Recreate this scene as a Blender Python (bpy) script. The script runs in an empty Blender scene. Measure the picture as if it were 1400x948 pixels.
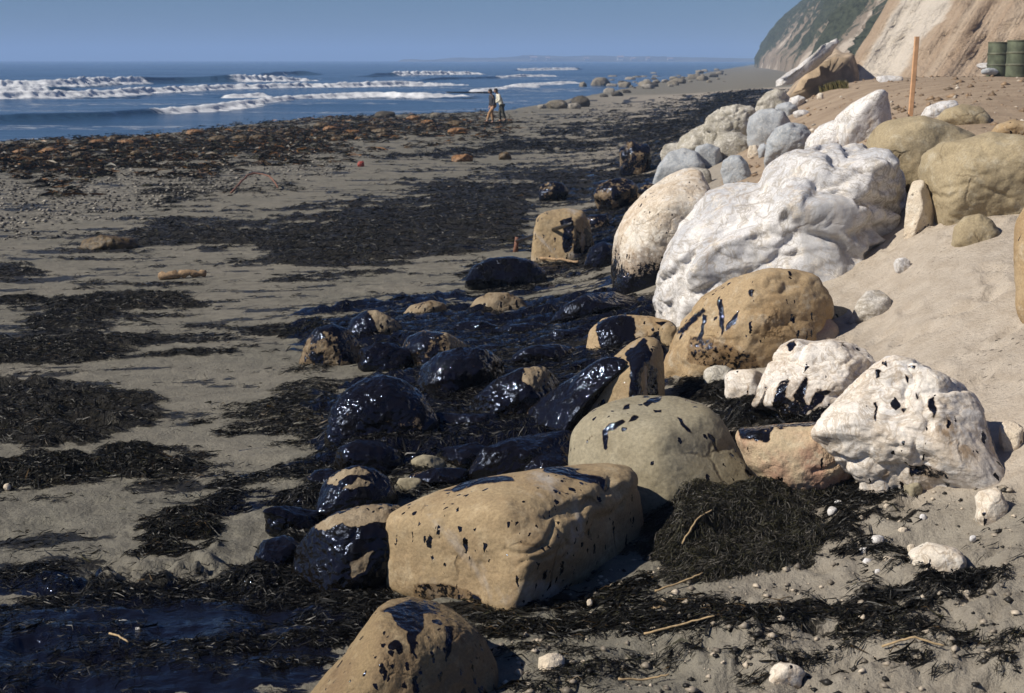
import bpy, math, random
import numpy as np

# ------------------------------------------------------------------ camera
PW, PH = 1400.0, 948.0          # size of the photograph the layout is read from
LENS = 50.0
FP = PW * LENS / 36.0           # focal length in photo pixels
HORIZON = 82.0
CAMZ = 3.2
PITCH = math.atan((PH / 2 - HORIZON) / FP)
scene = bpy.context.scene
COL = scene.collection
cam = bpy.data.cameras.new('camera')
cam.lens = LENS; cam.sensor_width = 36.0; cam.clip_start = 0.1; cam.clip_end = 30000
camo = bpy.data.objects.new('camera', cam); COL.objects.link(camo)
camo.location = (0, 0, CAMZ)
camo.rotation_euler = (math.pi / 2 - PITCH, 0, 0)
cam.dof.use_dof = True; cam.dof.focus_distance = 9.0; cam.dof.aperture_fstop = 6.3
scene.camera = camo
scene.render.resolution_x = 1024; scene.render.resolution_y = 693

# ------------------------------------------------------------------ light
SUN_EL = math.radians(40.0)
SUN_AZ = math.radians(252.0)    # compass style: 0 = +Y, 90 = +X ; the sun stands over the sea, a little behind the camera
SUNV = np.array([math.sin(SUN_AZ) * math.cos(SUN_EL), math.cos(SUN_AZ) * math.cos(SUN_EL), math.sin(SUN_EL)])
world = bpy.data.worlds.new('World'); scene.world = world; world.use_nodes = True
wn = world.node_tree.nodes; wl = world.node_tree.links
bg = wn['Background']
sky = wn.new('ShaderNodeTexSky'); sky.sky_type = 'NISHITA'; sky.sun_disc = False
sky.sun_elevation = SUN_EL; sky.sun_rotation = SUN_AZ
sky.altitude = 0; sky.air_density = 1.0; sky.dust_density = 0.3; sky.ozone_density = 3.0
tintn = wn.new('ShaderNodeMix'); tintn.data_type = 'RGBA'; tintn.blend_type = 'MULTIPLY'
tintn.inputs[0].default_value = 1.0
tintn.inputs[7].default_value = (0.425, 0.625, 1.0, 1)
wl.new(sky.outputs[0], tintn.inputs[6]); wl.new(tintn.outputs[2], bg.inputs['Color'])
bg.inputs['Strength'].default_value = 0.05
sun = bpy.data.lights.new('sun', 'SUN'); sun.energy = 5.0; sun.angle = math.radians(0.55); sun.color = (1.0, 0.92, 0.80)
suno = bpy.data.objects.new('sun', sun); COL.objects.link(suno)
from mathutils import Vector
suno.rotation_euler = Vector(-SUNV).to_track_quat('-Z', 'Y').to_euler()
scene.view_settings.view_transform = 'Standard'; scene.view_settings.look = 'None'
scene.view_settings.gamma = 1.0; scene.view_settings.exposure = 0.17
scene.view_settings.use_curve_mapping = False
scene.render.engine = 'CYCLES'
scene.cycles.use_denoising = True
scene.cycles.max_bounces = 6; scene.cycles.volume_bounces = 1
scene.cycles.use_adaptive_sampling = True

rng = np.random.default_rng(7)
random.seed(7)

# ------------------------------------------------------------------ numeric noise
def _h(i, j, k, seed):
    i = i.astype(np.uint32); j = j.astype(np.uint32); k = k.astype(np.uint32)
    h = i * np.uint32(374761393) + j * np.uint32(668265263) + k * np.uint32(2147483647) + np.uint32((seed * 974634721) & 0xffffffff)
    h = (h ^ (h >> np.uint32(13))) * np.uint32(1274126177)
    h = (h ^ (h >> np.uint32(15))) * np.uint32(2246822519)
    return ((h ^ (h >> np.uint32(16))) & np.uint32(0xffffff)).astype(np.float64) / 16777215.0
def vnoise(x, y, z, seed=0):
    xi = np.floor(x); yi = np.floor(y); zi = np.floor(z)
    fx = x - xi; fy = y - yi; fz = z - zi
    u = fx * fx * fx * (fx * (fx * 6 - 15) + 10); v = fy * fy * fy * (fy * (fy * 6 - 15) + 10); w = fz * fz * fz * (fz * (fz * 6 - 15) + 10)
    xi = xi.astype(np.int64); yi = yi.astype(np.int64); zi = zi.astype(np.int64)
    r = 0
    for a in (0, 1):
        for b in (0, 1):
            for c in (0, 1):
                r = r + (u if a else 1 - u) * (v if b else 1 - v) * (w if c else 1 - w) * _h(xi + a, yi + b, zi + c, seed)
    return r
def fbm(P, scale, octv=4, seed=0, gain=0.5):
    x, y, z = P[:, 0] * scale, P[:, 1] * scale, P[:, 2] * scale
    s = 0; a = 1.0; t = 0
    for o in range(octv):
        s = s + a * vnoise(x + 17.3 * o, y + 9.1 * o, z + 4.7 * o, seed + o); t += a; a *= gain
        x, y, z = x * 2.03, y * 2.03, z * 2.03
    return s / t
def sstep(a, b, x):
    t = np.clip((x - a) / (b - a), 0, 1); return t * t * (3 - 2 * t)

# ------------------------------------------------------------------ pixels <-> world
CO = np.array([0, 0, CAMZ])
FWD = np.array([0, math.cos(PITCH), -math.sin(PITCH)]); RGT = np.array([1.0, 0, 0]); UPV = np.array([0, math.sin(PITCH), math.cos(PITCH)])
def ray(px, py):
    px = np.asarray(px, float); py = np.asarray(py, float)
    d = FWD + ((px - PW / 2) / FP)[..., None] * RGT + ((PH / 2 - py) / FP)[..., None] * UPV
    return d / np.linalg.norm(d, axis=-1, keepdims=True)
def proj(P):
    q = P - CO
    w = np.maximum(q @ FWD, 0.05)
    return np.stack([PW / 2 + FP * (q @ RGT) / w, PH / 2 - FP * (q @ UPV) / w], -1)

# ------------------------------------------------------------------ the lie of the ground
# (photo x, photo y, height): heights of points that can be judged in the picture
CTRL = [(-300, 1000, .28), (0, 948, .3), (350, 948, .36), (700, 948, .45), (1050, 948, .55), (1400, 948, .68), (1700, 1000, .8),
        (0, 760, .28), (300, 760, .32), (520, 830, .4), (690, 850, .45), (880, 790, .52), (1150, 790, .66), (1400, 800, .8), (1650, 800, 1.0),
        (0, 600, .24), (300, 600, .30), (520, 610, .40), (760, 640, .48), (950, 690, .62), (1170, 670, .8), (1385, 648, 1.0), (1700, 650, 1.3),
        (0, 450, .20), (300, 450, .24), (560, 490, .36), (760, 480, .50), (920, 520, .74), (1040, 560, .78), (1300, 500, 1.25), (1500, 450, 1.6),
        (0, 350, .12), (300, 340, .16), (600, 340, .28), (800, 360, .5), (930, 425, .82), (1060, 500, .95), (1200, 420, 1.25), (1400, 400, 1.6),
        (0, 260, .05), (400, 250, .10), (700, 260, .22), (850, 270, .42), (1250, 330, 1.7), (1340, 332, 1.78), (1480, 320, 1.9),
        (-300, 200, -.1), (300, 190, -.02), (680, 170, .02), (880, 200, .3), (900, 245, .45), (960, 215, 1.0), (1030, 250, 1.45), (1090, 215, 1.7), (1060, 160, 1.75),
        (1120, 150, 2.15), (1245, 158, 2.5), (1400, 175, 2.45), (1600, 170, 2.5), (1390, 106, 2.77), (1260, 108, 2.74), (1150, 112, 2.65), (1600, 106, 2.77),
        (1000, 140, .55), (900, 130, .12), (1000, 110, .2), (1060, 112, .5), (750, 120, -.3)]
CTRL = np.array(CTRL, float)
rd = ray(CTRL[:, 0], CTRL[:, 1])
tt = (CTRL[:, 2] - CAMZ) / rd[:, 2]
CP = CO + rd * tt[:, None]
EXTRA = np.array([(150, 400, 1.5), (90, 700, .3), (300, 2500, 2), (30, 160, .6), (20, 300, .1), (-60, 60, -.6), (-200, 400, -3), (60, 60, 2.9), (45, 100, 2.4), (70, 160, 2.4)], float)
CP = np.vstack([CP, EXTRA])
def tco(X, Y):
    Yc = np.maximum(Y, 3.6)
    return np.stack([X / Yc * 3.2, np.log(Yc)], -1)
TC = tco(CP[:, 0], CP[:, 1])
def _k(r2): return 0.5 * r2 * np.log(r2 + 1e-9)
n_ = len(TC)
A = np.zeros((n_ + 3, n_ + 3))
A[:n_, :n_] = _k(((TC[:, None] - TC[None]) ** 2).sum(-1)) + np.eye(n_) * 0.01
A[:n_, n_] = 1; A[:n_, n_ + 1:] = TC; A[n_, :n_] = 1; A[n_ + 1:, :n_] = TC.T
SOL = np.linalg.solve(A, np.concatenate([CP[:, 2], np.zeros(3)]))
# shoreline, read along the water's edge
SEA_Z = -0.14
shore_px = np.array([(-500, 250), (-200, 215), (0, 193), (130, 190), (250, 180), (420, 162), (560, 156), (690, 152), (770, 137), (850, 122), (905, 112), (960, 101), (1000, 93.5)], float)
rs = ray(shore_px[:, 0], shore_px[:, 1]); ts = (SEA_Z - CAMZ) / rs[:, 2]
SHORE = (CO + rs * ts[:, None])[:, :2]
SHORE = np.vstack([[-80, 10], SHORE, [260, 1500], [900, 4000]])
def shore_d(X, Y):      # metres inland of the water's edge (negative in the sea)
    P = np.stack([X, Y], -1); best = np.full(len(X), 1e9); sign = np.ones(len(X))
    for a, b in zip(SHORE[:-1], SHORE[1:]):
        ab = b - a; t = np.clip(((P - a) @ ab) / (ab @ ab), 0, 1)
        q = P - a - t[:, None] * ab; d = np.hypot(q[:, 0], q[:, 1])
        cr = ab[0] * (P[:, 1] - a[1]) - ab[1] * (P[:, 0] - a[0])
        m = d < best
        best = np.where(m, d, best); sign = np.where(m, np.where(cr < 0, 1, -1), sign)
    return best * sign
def ground(X, Y):
    X = np.atleast_1d(np.asarray(X, float)); Y = np.atleast_1d(np.asarray(Y, float))
    out = np.empty(len(X))
    for i in range(0, len(X), 60000):
        x, y = X[i:i + 60000], Y[i:i + 60000]
        c = tco(x, y)
        z = _k(((c[:, None] - TC[None]) ** 2).sum(-1)) @ SOL[:n_] + SOL[n_] + c @ SOL[n_ + 1:]
        d = shore_d(x, y)
        zs = SEA_Z + np.where(d > 0, 0.012 * d, 0.05 * d)
        far = sstep(25, 45, y) * (1 - sstep(6, 16, d))
        far = np.maximum(far, (d < 0) * 1.0)
        z = z * (1 - far) + np.minimum(z, zs) * far
        z = np.where(d < 0, np.minimum(z, zs), np.maximum(z, SEA_Z + 0.0 * d))
        out[i:i + 60000] = np.clip(z, -3, 4)
    return out
def hit(px, py):        # where a pixel's ray meets the ground
    d = ray(px, py)
    for lo in (None,):
        t = np.geomspace(3.5, 900, 500)
        P = CO + d * t[:, None]
        below = P[:, 2] < ground(P[:, 0], P[:, 1])
        k = int(np.argmax(below)) if below.any() else 499
        a, b = t[max(k - 1, 0)], t[k]
        for _ in range(18):
            m = (a + b) / 2; p = CO + d * m
            if p[2] < ground(p[0], p[1])[0]: b = m
            else: a = m
    return CO + d * (a + b) / 2

# ------------------------------------------------------------------ object helpers
def tag(o, label=None, cat=None, group=None, kind=None):
    if label: o['label'] = label
    if cat: o['category'] = cat
    if group: o['group'] = group
    if kind: o['kind'] = kind
    return o
def mesh_np(name, V, F, mat=None, smooth=True):
    """V (n,3), F (m,3|4) arrays -> mesh"""
    me = bpy.data.meshes.new(name)
    V = np.asarray(V, np.float32); F = np.asarray(F, np.int32); k = F.shape[1]
    me.vertices.add(len(V)); me.vertices.foreach_set('co', V.ravel())
    me.loops.add(F.size); me.loops.foreach_set('vertex_index', F.ravel())
    me.polygons.add(len(F)); me.polygons.foreach_set('loop_start', np.arange(0, F.size, k, dtype=np.int32))
    me.update(calc_edges=True)
    if smooth: me.polygons.foreach_set('use_smooth', np.ones(len(F), bool))
    if mat: me.materials.append(mat)
    me.validate(clean_customdata=False)
    return me
def fattr(me, name, vals):
    a = me.attributes.new(name, 'FLOAT', 'POINT'); a.data.foreach_set('value', np.asarray(vals, np.float32))
def cattr(me, name, cols):
    a = me.attributes.new(name, 'FLOAT_COLOR', 'POINT')
    c = np.ones((len(cols), 4), np.float32); c[:, :cols.shape[1]] = cols
    a.data.foreach_set('color', c.ravel())
def link(name, me, loc=(0, 0, 0), parent=None):
    o = bpy.data.objects.new(name, me); COL.objects.link(o); o.location = loc
    if parent: o.parent = parent
    return o
def grid_faces(nr, nc):
    i = np.arange((nr - 1) * (nc - 1)); r = i // (nc - 1); c = i % (nc - 1); a = r * nc + c
    return np.stack([a, a + 1, a + nc + 1, a + nc], -1)
def tube(path, radii, nseg=7):
    path = np.asarray(path, float); radii = np.broadcast_to(np.asarray(radii, float), (len(path),))
    T = np.gradient(path, axis=0); T /= np.linalg.norm(T, axis=1, keepdims=True) + 1e-9
    ref = np.array([0, 0, 1.0]) if abs(T[:, 2]).mean() < 0.8 else np.array([1.0, 0, 0])
    U = np.cross(T, ref); U /= np.linalg.norm(U, axis=1, keepdims=True) + 1e-9; W = np.cross(T, U)
    a = np.linspace(0, 2 * np.pi, nseg, endpoint=False)
    V = path[:, None] + radii[:, None, None] * (np.cos(a)[None, :, None] * U[:, None] + np.sin(a)[None, :, None] * W[:, None])
    V = V.reshape(-1, 3); F = []
    for i in range(len(path) - 1):
        for j in range(nseg):
            F.append((i * nseg + j, i * nseg + (j + 1) % nseg, (i + 1) * nseg + (j + 1) % nseg, (i + 1) * nseg + j))
    n0 = len(V); V = np.vstack([V, path[0], path[-1]])
    for j in range(nseg):
        F.append((n0, (j + 1) % nseg, j, j)); e = (len(path) - 1) * nseg
        F.append((n0 + 1, e + j, e + (j + 1) % nseg, e + (j + 1) % nseg))
    return V, F
def mesh_py(name, V, F, mat, smooth=True):
    me = bpy.data.meshes.new(name)
    F = [tuple(dict.fromkeys(f)) for f in F]
    me.from_pydata([tuple(map(float, v)) for v in V], [], F); me.update()
    if smooth:
        for p in me.polygons: p.use_smooth = True
    me.materials.append(mat)
    return me

# ------------------------------------------------------------------ materials
class NT:
    def __init__(s, name):
        s.m = bpy.data.materials.new(name); s.m.use_nodes = True
        s.t = s.m.node_tree; s.n = s.t.nodes; s.l = s.t.links
        s.b = s.n['Principled BSDF']; s.out = s.n['Material Output']
    def new(s, kind, **kw):
        n = s.n.new(kind)
        for k, v in kw.items(): setattr(n, k, v)
        return n
    def put(s, sock, v):
        if hasattr(v, 'is_linked') or isinstance(v, bpy.types.NodeSocket): s.l.new(v, sock)
        else: sock.default_value = v if not (isinstance(v, tuple) and len(v) == 3 and sock.type == 'RGBA') else (*v, 1)
    def coord(s, kind='Object', scale=None):
        o = s.new('ShaderNodeTexCoord').outputs[kind]
        if scale is None: return o
        mp = s.new('ShaderNodeMapping'); s.l.new(o, mp.inputs[0]); mp.inputs['Scale'].default_value = scale
        return mp.outputs[0]
    def noise(s, vec, scale, detail=4, rough=0.55, dist=0.0, color=False):
        n = s.new('ShaderNodeTexNoise'); s.l.new(vec, n.inputs['Vector'])
        n.inputs['Scale'].default_value = scale; n.inputs['Detail'].default_value = detail
        n.inputs['Roughness'].default_value = rough; n.inputs['Distortion'].default_value = dist
        return n.outputs['Color' if color else 'Fac']
    def vor(s, vec, scale, feature='F1', out='Distance', rand=1.0):
        n = s.new('ShaderNodeTexVoronoi'); n.feature = feature; s.l.new(vec, n.inputs['Vector'])
        n.inputs['Scale'].default_value = scale; n.inputs['Randomness'].default_value = rand
        return n.outputs[out]
    def math(s, op, a, b=0.0, c=None, clamp=False):
        n = s.new('ShaderNodeMath', operation=op); n.use_clamp = clamp
        s.put(n.inputs[0], a); s.put(n.inputs[1], b)
        if c is not None: s.put(n.inputs[2], c)
        return n.outputs[0]
    def step(s, v, a, b, lo=0.0, hi=1.0):
        n = s.new('ShaderNodeMapRange'); n.interpolation_type = 'SMOOTHSTEP'
        s.put(n.inputs[0], v)
        for i, x in zip((1, 2, 3, 4), (a, b, lo, hi)): s.put(n.inputs[i], x)
        return n.outputs[0]
    def mix(s, f, a, b, mode='MIX'):
        n = s.new('ShaderNodeMix'); n.data_type = 'RGBA'; n.blend_type = mode
        s.put(n.inputs[0], f); s.put(n.inputs[6], a); s.put(n.inputs[7], b)
        return n.outputs[2]
    def attr(s, name, out='Fac'):
        n = s.new('ShaderNodeAttribute'); n.attribute_name = name; return n.outputs[out]
    def bump(s, h, strength=0.5, dist=0.01, normal=None):
        n = s.new('ShaderNodeBump'); s.put(n.inputs['Height'], h); n.inputs['Strength'].default_value = strength
        n.inputs['Distance'].default_value = dist
        if normal is not None: s.l.new(normal, n.inputs['Normal'])
        return n.outputs[0]
    def rgb(s, c):
        n = s.new('ShaderNodeRGB'); n.outputs[0].default_value = (*c, 1); return n.outputs[0]
    def set(s, **kw):
        for k, v in kw.items():
            s.put(s.b.inputs[k.replace('_', ' ')], v)
        return s.m

OIL_SKYTINT = (0.52, 0.66, 1.0)  # blue sky sheen painted into the oil's reflection colour
def oil_bsdf(N, vec, scale=1.0, rough=0.05):
    """thick crude: black, wet, its reflections tinted a deeper sky blue"""
    o = N.new('ShaderNodeBsdfPrincipled')
    o.inputs['Base Color'].default_value = (0.0055, 0.0045, 0.0035, 1)
    r = N.step(N.noise(vec, 6 * scale, 5, .65), 0.48, 0.64, rough, rough + 0.30)
    N.l.new(N.step(N.noise(vec, 6 * scale, 5, .65), 0.50, 0.64, 0.60, 0.22), o.inputs['Specular IOR Level'])
    N.l.new(r, o.inputs['Roughness'])
    o.inputs['IOR'].default_value = 1.46
    o.inputs['Specular Tint'].default_value = (*OIL_SKYTINT, 1)
    h = N.math('ADD', N.noise(vec, 12 * scale, 4, 0.55, .5), N.math('MULTIPLY', N.vor(vec, 30 * scale, 'SMOOTH_F1'), 0.4))
    N.l.new(N.bump(h, .85, 0.024 / scale), o.inputs['Normal'])
    return o.outputs[0]

def rock_mat(name, c1, c2, c3, scale=2.0, rough=0.85, bump=0.5, vein=None, splat=0.0, splat_scale=9.0, pit=0.0, strata=0.0, crack=0.35, streak=0.0):
    N = NT(name); v = N.coord('Object')
    n1 = N.noise(v, scale, 6, 0.6, 0.4); n2 = N.noise(v, scale * 4.3, 5, 0.65, 0.2)
    col = N.mix(N.step(n1, 0.36, 0.62), c1, c2)
    col = N.mix(N.step(n2, 0.50, 0.72), col, c3)
    fine = N.noise(v, scale * 38, 4, 0.7)
    col = N.mix(1.0, col, N.mix(N.step(fine, 0.25, 0.75), (0.72, 0.72, 0.72), (1.12, 1.12, 1.12)), 'MULTIPLY')
    h = N.math('ADD', N.math('MULTIPLY', N.noise(v, scale * 9, 6, 0.62), 1.0), N.math('MULTIPLY', fine, 0.25))
    cv = N.vor(N.mix(0.18, v, N.noise(v, scale * 2.2, 4, 0.6, 0, True)), scale * 1.6, 'DISTANCE_TO_EDGE')
    cr = N.step(cv, 0.0, 0.035, 1.0, 0.0)
    crm = N.math('MULTIPLY', cr, N.step(N.noise(v, scale * 1.3, 2), 0.48, 0.62))
    h = N.math('SUBTRACT', h, N.math('MULTIPLY', crm, crack))
    col = N.mix(N.math('MULTIPLY', crm, crack * 0.8), col, N.mix(1.0, col, (0.45, 0.40, 0.34), 'MULTIPLY'))
    if vein:
        w = N.noise(N.mix(0.35, v, N.noise(v, scale * 1.2, 3, 0.5, 0, True)), scale * 2.6, 7, 0.62, 1.6)
        vm = N.math('MULTIPLY', N.step(N.math('ABSOLUTE', N.math('SUBTRACT', w, 0.5)), 0.0, 0.035, 1.0, 0.0), 0.75)
        col = N.mix(vm, col, vein); h = N.math('ADD', h, N.math('MULTIPLY', vm, -0.22))
    if streak:
        sk = N.noise(N.coord('Object', (5.5, 5.5, .7)), scale * 1.4, 5, .62, .3); sm = N.math('MULTIPLY', N.step(sk, .50, .66), N.step(N.noise(v, scale * .9, 3), .40, .60))
        col = N.mix(N.math('MULTIPLY', sm, streak), col, (.30, .20, .11))
        gy = N.math('MULTIPLY', N.step(N.noise(v, scale * .7, 5, .65, .6), .50, .62), .55); col = N.mix(gy, col, (.42, .42, .42))
    if strata:
        sc = N.coord('Object', (1.2, 1.2, 9.0)); st = N.noise(sc, scale * 1.6, 4, 0.6, 0.3)
        col = N.mix(N.math('MULTIPLY', N.step(st, 0.45, 0.62), strata), col, N.mix(1.0, col, (0.70, 0.66, 0.6), 'MULTIPLY'))
        h = N.math('ADD', h, N.math('MULTIPLY', st, strata))
    if pit:
        pv = N.vor(v, 22.0); pm = N.math('MULTIPLY', N.step(pv, 0.18, 0.30, 1.0, 0.0), N.step(N.noise(v, 5, 2), 0.42, 0.55))
        col = N.mix(N.math('MULTIPLY', pm, pit), col, (0.05, 0.04, 0.03)); h = N.math('SUBTRACT', h, N.math('MULTIPLY', pm, pit))
    N.set(Base_Color=col, Roughness=rough, Normal=N.bump(h, bump, 0.03))
    N.b.inputs['Specular IOR Level'].default_value = 0.25
    # oil: smears from the vertex mask, flecks and drips from stretched cells
    oilv = N.math('ADD', N.attr('oil'), N.math('MULTIPLY', N.math('SUBTRACT', N.noise(v, 24, 6, 0.68), 0.5), 0.85))
    m = N.step(oilv, 0.46, 0.54)
    film = N.math('MULTIPLY', N.step(oilv, 0.16, 0.46), 0.62)
    N.set(Base_Color=N.mix(film, col, N.mix(1.0, col, (0.30, 0.22, 0.15), 'MULTIPLY')))
    if splat:
        dv = N.mix(0.06, N.coord('Object', (1, 1, 0.30)), N.noise(v, 14, 3, 0.6, 0, True))
        for sc, th in ((splat_scale, 0.34), (splat_scale * 2.4, 0.42)):
            vd = N.vor(dv, sc); vc = N.vor(dv, sc, 'F1', 'Color')
            sep = N.new('ShaderNodeSeparateColor'); N.l.new(vc, sep.inputs[0])
            rad = N.math('MULTIPLY', N.math('POWER', sep.outputs[0], 1.2), th)
            dens = N.math('MULTIPLY', N.step(N.noise(v, 2.3, 2), 0.34, 0.60), splat)
            on = N.math('LESS_THAN', sep.outputs[1], dens)
            m = N.math('MAXIMUM', m, N.math('MULTIPLY', on, N.step(N.math('SUBTRACT', rad, vd), 0.0, 0.02)))
    ob = oil_bsdf(N, v, 1.0)
    mx = N.new('ShaderNodeMixShader'); N.l.new(m, mx.inputs[0]); N.l.new(N.b.outputs[0], mx.inputs[1]); N.l.new(ob, mx.inputs[2])
    N.l.new(mx.outputs[0], N.out.inputs['Surface'])
    return N.m
M = {}
M['tan'] = rock_mat('tan_sandstone', (.35, .265, .155), (.29, .21, .12), (.42, .335, .215), 1.6, bump=.36, splat=.9, splat_scale=13, strata=.16, crack=.9, streak=.25)
M['tan2'] = rock_mat('ochre_sandstone', (.40, .30, .18), (.34, .235, .125), (.46, .385, .28), 1.8, bump=.36, splat=.5, splat_scale=11, crack=.8, strata=.15)
M['tan_clean'] = rock_mat('clean_sandstone', (.37, .305, .195), (.31, .25, .155), (.43, .375, .27), 1.5, bump=.45, crack=.6)
M['olive'] = rock_mat('grey_sandstone', (.30, .268, .19), (.26, .225, .15), (.35, .315, .23), 1.3, bump=.3, splat=.45, splat_scale=11, crack=.6, strata=.1)
M['brown'] = rock_mat('brown_boulder', (.27, .20, .11), (.20, .14, .08), (.32, .25, .15), 2.2, bump=.6, splat=1.0, splat_scale=13)
M['cream'] = rock_mat('cream_red_boulder', (.50, .40, .26), (.42, .25, .17), (.55, .46, .32), 2.8, bump=.5, splat=.5, splat_scale=14, crack=.7)
M['white'] = rock_mat('white_rock', (.74, .72, .695), (.50, .505, .52), (.72, .655, .555), 1.5, bump=.26, vein=(.33, .30, .26), crack=.8, streak=.4)
M['white_drip'] = rock_mat('white_streaked_rock', (.76, .72, .66), (.66, .57, .46), (.80, .78, .75), 2.0, bump=.26, vein=(.42, .35, .27), splat=.40, splat_scale=11, strata=.35, streak=.75, crack=.6)
M['white_warm'] = rock_mat('warm_white_rock', (.72, .67, .58), (.62, .52, .40), (.76, .73, .68), 2.0, bump=.45, vein=(.42, .34, .25), splat=.3, splat_scale=16, streak=.6, crack=.6)
M['bluegrey'] = rock_mat('blue_grey_rock', (.42, .45, .48), (.33, .36, .39), (.56, .56, .54), 4.0, bump=.6, vein=(.60, .60, .58), crack=.5)
M['greywhite'] = rock_mat('grey_white_rock', (.60, .57, .50), (.38, .35, .28), (.70, .68, .64), 3.0, bump=.7, vein=(.25, .23, .19), crack=.6)
M['redrock'] = rock_mat('red_grey_rock', (.36, .22, .17), (.34, .28, .22), (.42, .29, .22), 3.5, bump=.3, crack=.2)
M['striped'] = rock_mat('banded_rock', (.66, .63, .58), (.40, .36, .30), (.74, .72, .68), 3.5, bump=.5, vein=(.30, .27, .22), strata=.6)
M['pitted'] = rock_mat('pitted_cream_rock', (.66, .58, .46), (.60, .50, .38), (.72, .66, .56), 3.0, bump=.6, pit=.8)
M['oily'] = rock_mat('oiled_rock', (.30, .24, .16), (.24, .18, .11), (.38, .32, .23), 2.5, bump=.6, splat=.9, splat_scale=12)
M['far'] = rock_mat('shore_rock', (.24, .21, .16), (.17, .15, .12), (.34, .31, .26), 1.2, bump=.6)
M['far_dark'] = rock_mat('dark_shore_rock', (.08, .07, .055), (.05, .045, .04), (.14, .12, .09), 1.2, bump=.6)
M['far_pale'] = rock_mat('pale_shore_rock', (.32, .295, .255), (.22, .20, .165), (.40, .375, .335), 1.2, bump=.6)

def ground_mat():
    N = NT('beach_ground'); v = N.coord('Object')
    z = N.attr('zone', 'Color'); sep = N.new('ShaderNodeSeparateColor'); N.l.new(z, sep.inputs[0])
    oil, weed, soil = sep.outputs
    z2 = N.attr('zone2', 'Color'); s2 = N.new('ShaderNodeSeparateColor'); N.l.new(z2, s2.inputs[0])
    damp_vignette, gravel, dirty = s2.outputs
    big = N.noise(v, 0.7, 5, 0.6); mid = N.noise(v, 6, 6, 0.65); fine = N.noise(v, 160, 3, 0.7)
    dry = N.mix(N.step(mid, .35, .68), (.49, .43, .355), (.41, .35, .28))
    wet = N.mix(N.step(mid, .35, .68), (.172, .163, .130), (.122, .116, .094))  # wet sand tone, deepened to carry painted lens vignetting
    sand = N.mix(N.math('ADD', damp_vignette, N.math('MULTIPLY', N.math('SUBTRACT', big, .5), .35), clamp=True), dry, wet)
    sand = N.mix(1.0, sand, N.mix(N.step(fine, .3, .7), (.80, .80, .80), (1.12, 1.12, 1.12)), 'MULTIPLY')
    # strewn shell, twig and tar crumbs
    stv = N.coord('Object', (1.0, 2.2, 1.0))
    cr = N.vor(N.mix(.05, stv, N.noise(v, 9, 3, .6, 0, True)), 13.0); crc = N.vor(stv, 13.0, 'F1', 'Color')
    crumb = N.math('MULTIPLY', N.step(cr, .14, .24, 1.0, 0.0), N.step(N.noise(v, 1.4, 3), .42, .64))
    crumb = N.math('MULTIPLY', crumb, dirty)
    sand = N.mix(N.math('MULTIPLY', crumb, .9), sand, (.02, .018, .015))
    gv = N.vor(v, 9.0); gc = N.vor(v, 9.0, 'F1', 'Color')
    gs = N.new('ShaderNodeSeparateColor'); N.l.new(gc, gs.inputs[0])
    gcol = N.mix(N.step(gs.outputs[0], .2, .95), (.05, .046, .038), (.30, .28, .24))
    sand = N.mix(N.math('MULTIPLY', gravel, .36), sand, gcol)
    so1 = N.noise(v, 1.3, 7, 0.65)
    earth = N.mix(N.step(so1, .38, .64), (.37, .285, .20), (.28, .21, .145))
    earth = N.mix(N.step(N.noise(v, 11, 5, .7), .55, .72), earth, (.42, .33, .23))
    sand = N.mix(N.step(N.math('ADD', soil, N.math('MULTIPLY', N.math('SUBTRACT', mid, .5), .5)), .40, .62), sand, earth)
    # black weed fragments
    fr = N.noise(N.coord('Object', (1.0, 1.7, 1.0)), 13, 7, 0.72, 0.7)
    wm = N.step(N.math('ADD', weed, N.math('MULTIPLY', N.math('SUBTRACT', fr, .5), 1.5)), .44, .56)
    col = N.mix(wm, sand, N.mix(N.step(N.noise(v, 30, 4), .4, .65), (.010, .009, .007), (.030, .026, .018)))
    hs = N.math('ADD', N.math('MULTIPLY', mid, .8), N.math('MULTIPLY', N.noise(v, 30, 5, .7), .55))
    hs = N.math('ADD', hs, N.math('MULTIPLY', N.math('MULTIPLY', gv, gravel), -1.2))
    hs = N.math('ADD', hs, N.math('MULTIPLY', wm, N.math('MULTIPLY', N.noise(v, 46, 5, .75), 1.3)))
    rough = N.mix(wm, (.92, .92, .92), (.42, .42, .42))
    N.set(Base_Color=col, Roughness=rough, Normal=N.bump(hs, .85, .05))
    N.b.inputs['Specular IOR Level'].default_value = 0.3
    om = N.step(N.math('ADD', oil, N.math('MULTIPLY', N.math('SUBTRACT', N.noise(N.coord('Object', (.8, 1.8, 1)), 7, 7, .66, .5), .5), 1.1)), .46, .54)
    o = N.new('ShaderNodeBsdfPrincipled'); o.inputs['Base Color'].default_value = (.004, .0035, .0035, 1)
    N.l.new(N.step(N.noise(v, 5, 3), .4, .7, .05, .20), o.inputs['Roughness']); o.inputs['IOR'].default_value = 1.58
    o.inputs['Specular Tint'].default_value = (*OIL_SKYTINT, 1)
    oh = N.math('ADD', N.noise(N.coord('Object', (.7, 1.8, 1)), 9, 4, .6), N.math('MULTIPLY', N.noise(v, 34, 2, .6), .22))
    N.l.new(N.bump(oh, .6, .03), o.inputs['Normal'])
    mx = N.new('ShaderNodeMixShader'); N.l.new(om, mx.inputs[0]); N.l.new(N.b.outputs[0], mx.inputs[1]); N.l.new(o.outputs[0], mx.inputs[2])
    N.l.new(mx.outputs[0], N.out.inputs['Surface'])
    return N.m
M['ground'] = ground_mat()

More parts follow.
